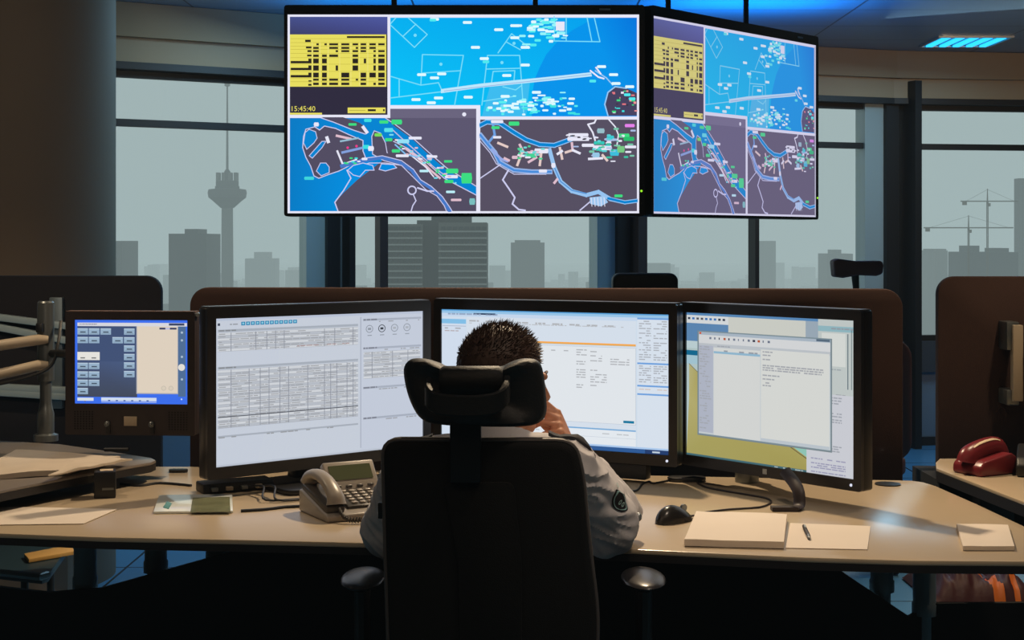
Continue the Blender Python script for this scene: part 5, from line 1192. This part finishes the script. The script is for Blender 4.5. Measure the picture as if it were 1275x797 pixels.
# shirt
b = NB(); g_ = .012
capsule(b, V((-.045, 3.06, .53)), V((-.045, 3.06, .72)), .150, .140); capsule(b, V((-.13, 3.08, .82)), V((.04, 3.08, .82)), .120, .120)
capsule(b, V((-.15, 3.105, .90)), V((.06, 3.105, .90)), .086, .086); capsule(b, sho_l, sho_r, .070, .070); capsule(b, V((-.13, 3.06, .68)), V((.04, 3.06, .68)), .118, .118)
capsule(b, V((-.145, 3.105, .962)), V((.055, 3.105, .962)), .066, .066); capsule(b, V((-.09, 3.11, .975)), V((0, 3.11, .975)), .064, .064); capsule(b, V((-.045, 3.115, .98)), V((-.042, 3.13, 1.00)), .066, .062)
capsule(b, sho_r, elb_r + V((-.01, -.02, 0)), .074, .058); capsule(b, sho_r + V((.03, .02, -.02)), elb_r + V((-.035, -.125, .002)), .060, .074); capsule(b, elb_r, elb_r + (wri_r - elb_r) * .55, .056, .050)
capsule(b, sho_l, elb_l, .070, .060); capsule(b, sho_l + V((0, .01, -.03)), elb_l + V((.015, -.015, -.005)), .062, .060); capsule(b, elb_l, elb_l + (wri_l - elb_l) * .6, .056, .046)
me = remesh(b, .0055, 5)
def fold(co):
    n1 = noise.noise(V((co.x * 9, co.y * 9, co.z * 26))) * .0045
    arm = 1 if (co.x > .13 or co.x < -.24) else .35
    w_ = (co.x * .8 + co.z * .9 - co.y * .4)
    n2 = (1 - abs(noise.noise(V((w_ * 34, co.x * 7 - co.z * 7, co.y * 8))))) ** 2 * .011 * arm
    return n1 + n2 - .004 * arm
me.update()
cos = [(v.co.copy(), v.normal.copy()) for v in me.vertices]
for v, (c_, n_) in zip(me.vertices, cos): v.co = c_ + n_ * fold(c_)
# open the collar and cuffs
shirt = finish('shirt', me, M['shirt'], person)
# collar
b = NB(); cc = V((-.040, 3.125, 1.012)); ring = []
for zz, rr2 in ((-.022, .074), (.004, .068), (.022, .063), (.022, .058), (.0, .060), (-.02, .062)):
    ring.append([b.verts.new(cc + V((math.cos(a * PI / 16) * rr2, math.sin(a * PI / 16) * rr2 * 1.02 + zz * .35, zz + .012 * math.cos(a * PI / 16 + PI / 2)))) for a in range(32)])
for a_, c_ in zip(ring, ring[1:] + [ring[0]]):
    for k in range(32): b.faces.new((a_[k], a_[(k + 1) % 32], c_[(k + 1) % 32], c_[k]))
obj('collar', b, M['shirt'], person)
# sleeve badge, seen on the upper arm; projected on the shirt from the side
dg = bpy.context.evaluated_depsgraph_get(); dg.update()
from mathutils.bvhtree import BVHTree
bmS = NB(); bmS.from_mesh(shirt.data); bmesh.ops.translate(bmS, vec=person.location, verts=bmS.verts); tree = BVHTree.FromBMesh(bmS)
def hug(p, off):
    co, n_, _, _ = tree.find_nearest(p); return co + n_ * off
def patch(name, centre, up, w_, h_, m, off=.002, ell=False, hole=0, N=10):
    c0, n0, _, _ = tree.find_nearest(centre); s_ = up.cross(n0).normalized(); uu = n0.cross(s_).normalized(); b = NB()
    if ell:
        k1 = 28; rings = []
        for rad in ((hole, .5 + hole / 2, 1) if hole else (.01, .35, .7, 1)): rings.append([b.verts.new(hug(c0 + s_ * math.cos(2 * PI * k / k1) * w_ / 2 * rad + uu * math.sin(2 * PI * k / k1) * h_ / 2 * rad, off)) for k in range(k1)])
        for a_, c_ in zip(rings, rings[1:]):
            for k in range(k1): b.faces.new((a_[k], a_[(k + 1) % k1], c_[(k + 1) % k1], c_[k]))
    else:
        g = [[b.verts.new(hug(c0 + s_ * (i / N - .5) * w_ + uu * (j / N - .5) * h_, off)) for j in range(N + 1)] for i in range(N + 1)]
        for i in range(N):
            for j in range(N): b.faces.new((g[i][j], g[i + 1][j], g[i + 1][j + 1], g[i][j + 1]))
    return obj(name, b, m, person)
for sx, s_ in ((1, sho_r), (-1, sho_l)):
    b = NB(); rg = []
    for i in range(9):
        x_ = s_.x + sx * (-.035 + i * .0125); rr3 = []
        for dy, of in ((-.024, .001), (-.020, .006), (0, .0075), (.020, .006), (.024, .001), (0, -.003)):
            pp, n_, _, _ = tree.ray_cast(V((x_, 3.115 + dy, 1.3)), V((0, 0, -1))); rr3.append(b.verts.new((pp or V((x_, 3.115 + dy, s_.z + .05))) + V((0, 0, of))))
        rg.append(rr3)
    for a_, c_ in zip(rg, rg[1:]):
        for k in range(6): b.faces.new((a_[k], a_[(k + 1) % 6], c_[(k + 1) % 6], c_[k]))
    b.faces.new(rg[0]); b.faces.new(rg[-1][::-1]); obj('shoulder_strap', b, M['navy'], person)
bc = P(757, 620, 3.16); along = V((.30, .3, -.5))
bd = patch('sleeve_badge', bc, -along, .044, .074, M['navy'], ell=True)
bl = lambda n, a, c_, w_, hh, m: patch(n, bc + along.normalized() * a + V((0, 0, c_)), -along, w_, hh, M[m], off=.0035, ell=True)
patch('badge_ring', bc, -along, .036, .064, mat('badge_teal', (150, 190, 190), .6), off=.0032, ell=True, hole=.86)
for k in (-1, 0, 1): patch('badge_letter', bc + along.normalized() * k * .017, -along, .014, .009, mat('badge_teal_light', (170, 205, 200), .6), off=.0034, ell=True, hole=.5)
# sleeve tab and button near the elbow
b = NB(); p0 = hug(P(790, 650, 3.26), .004); box(b, p0, (.010, .014, .050), Matrix.Rotation(.2, 3, 'Y')); obj('sleeve_tab', b, M['navy'], person, bevel=.003)
b = NB(); p1 = hug(P(783, 646, 3.22), .002); ellipsoid(b, p1, (.008, .008, .010)); obj('sleeve_button', b, M['alu'], person)
# trousers and shoes
b = NB()
capsule(b, V((-.12, 3.06, .545)), V((.03, 3.06, .545)), .13, .13)
for sx in (-1, 1):
    hp, kn, an = V((-.045 + sx * .09, 3.08, .54)), V((-.045 + sx * .13, 3.50, .53)), V((-.045 + sx * .14, 3.56, .13))
    capsule(b, hp, kn, .098, .072); capsule(b, kn, an, .070, .055)
obj('trousers', (lambda m_: (lambda q_: (q_.from_mesh(m_), q_)[1])(NB()))(remesh(b, .009, 3)), M['trousers'], person)
for sx in (-1, 1):
    b = NB(); an = V((-.045 + sx * .14, 3.56, .05)); ellipsoid(b, an + V((0, .06, .0)), (.050, .145, .05)); bmesh.ops.bisect_plane(b, geom=b.verts[:] + b.edges[:] + b.faces[:], plane_co=(0, 0, .012), plane_no=(0, 0, -1), clear_outer=True); capsule(b, an + V((0, -.02, .0)), an + V((0, 0, .05)), .046, .045)
    obj('shoe', b, M['black'], person)
for ob_ in list(bpy.data.objects):
    if ob_.type == 'MESH' and ob_.name.startswith('tmp'): bpy.data.objects.remove(ob_)
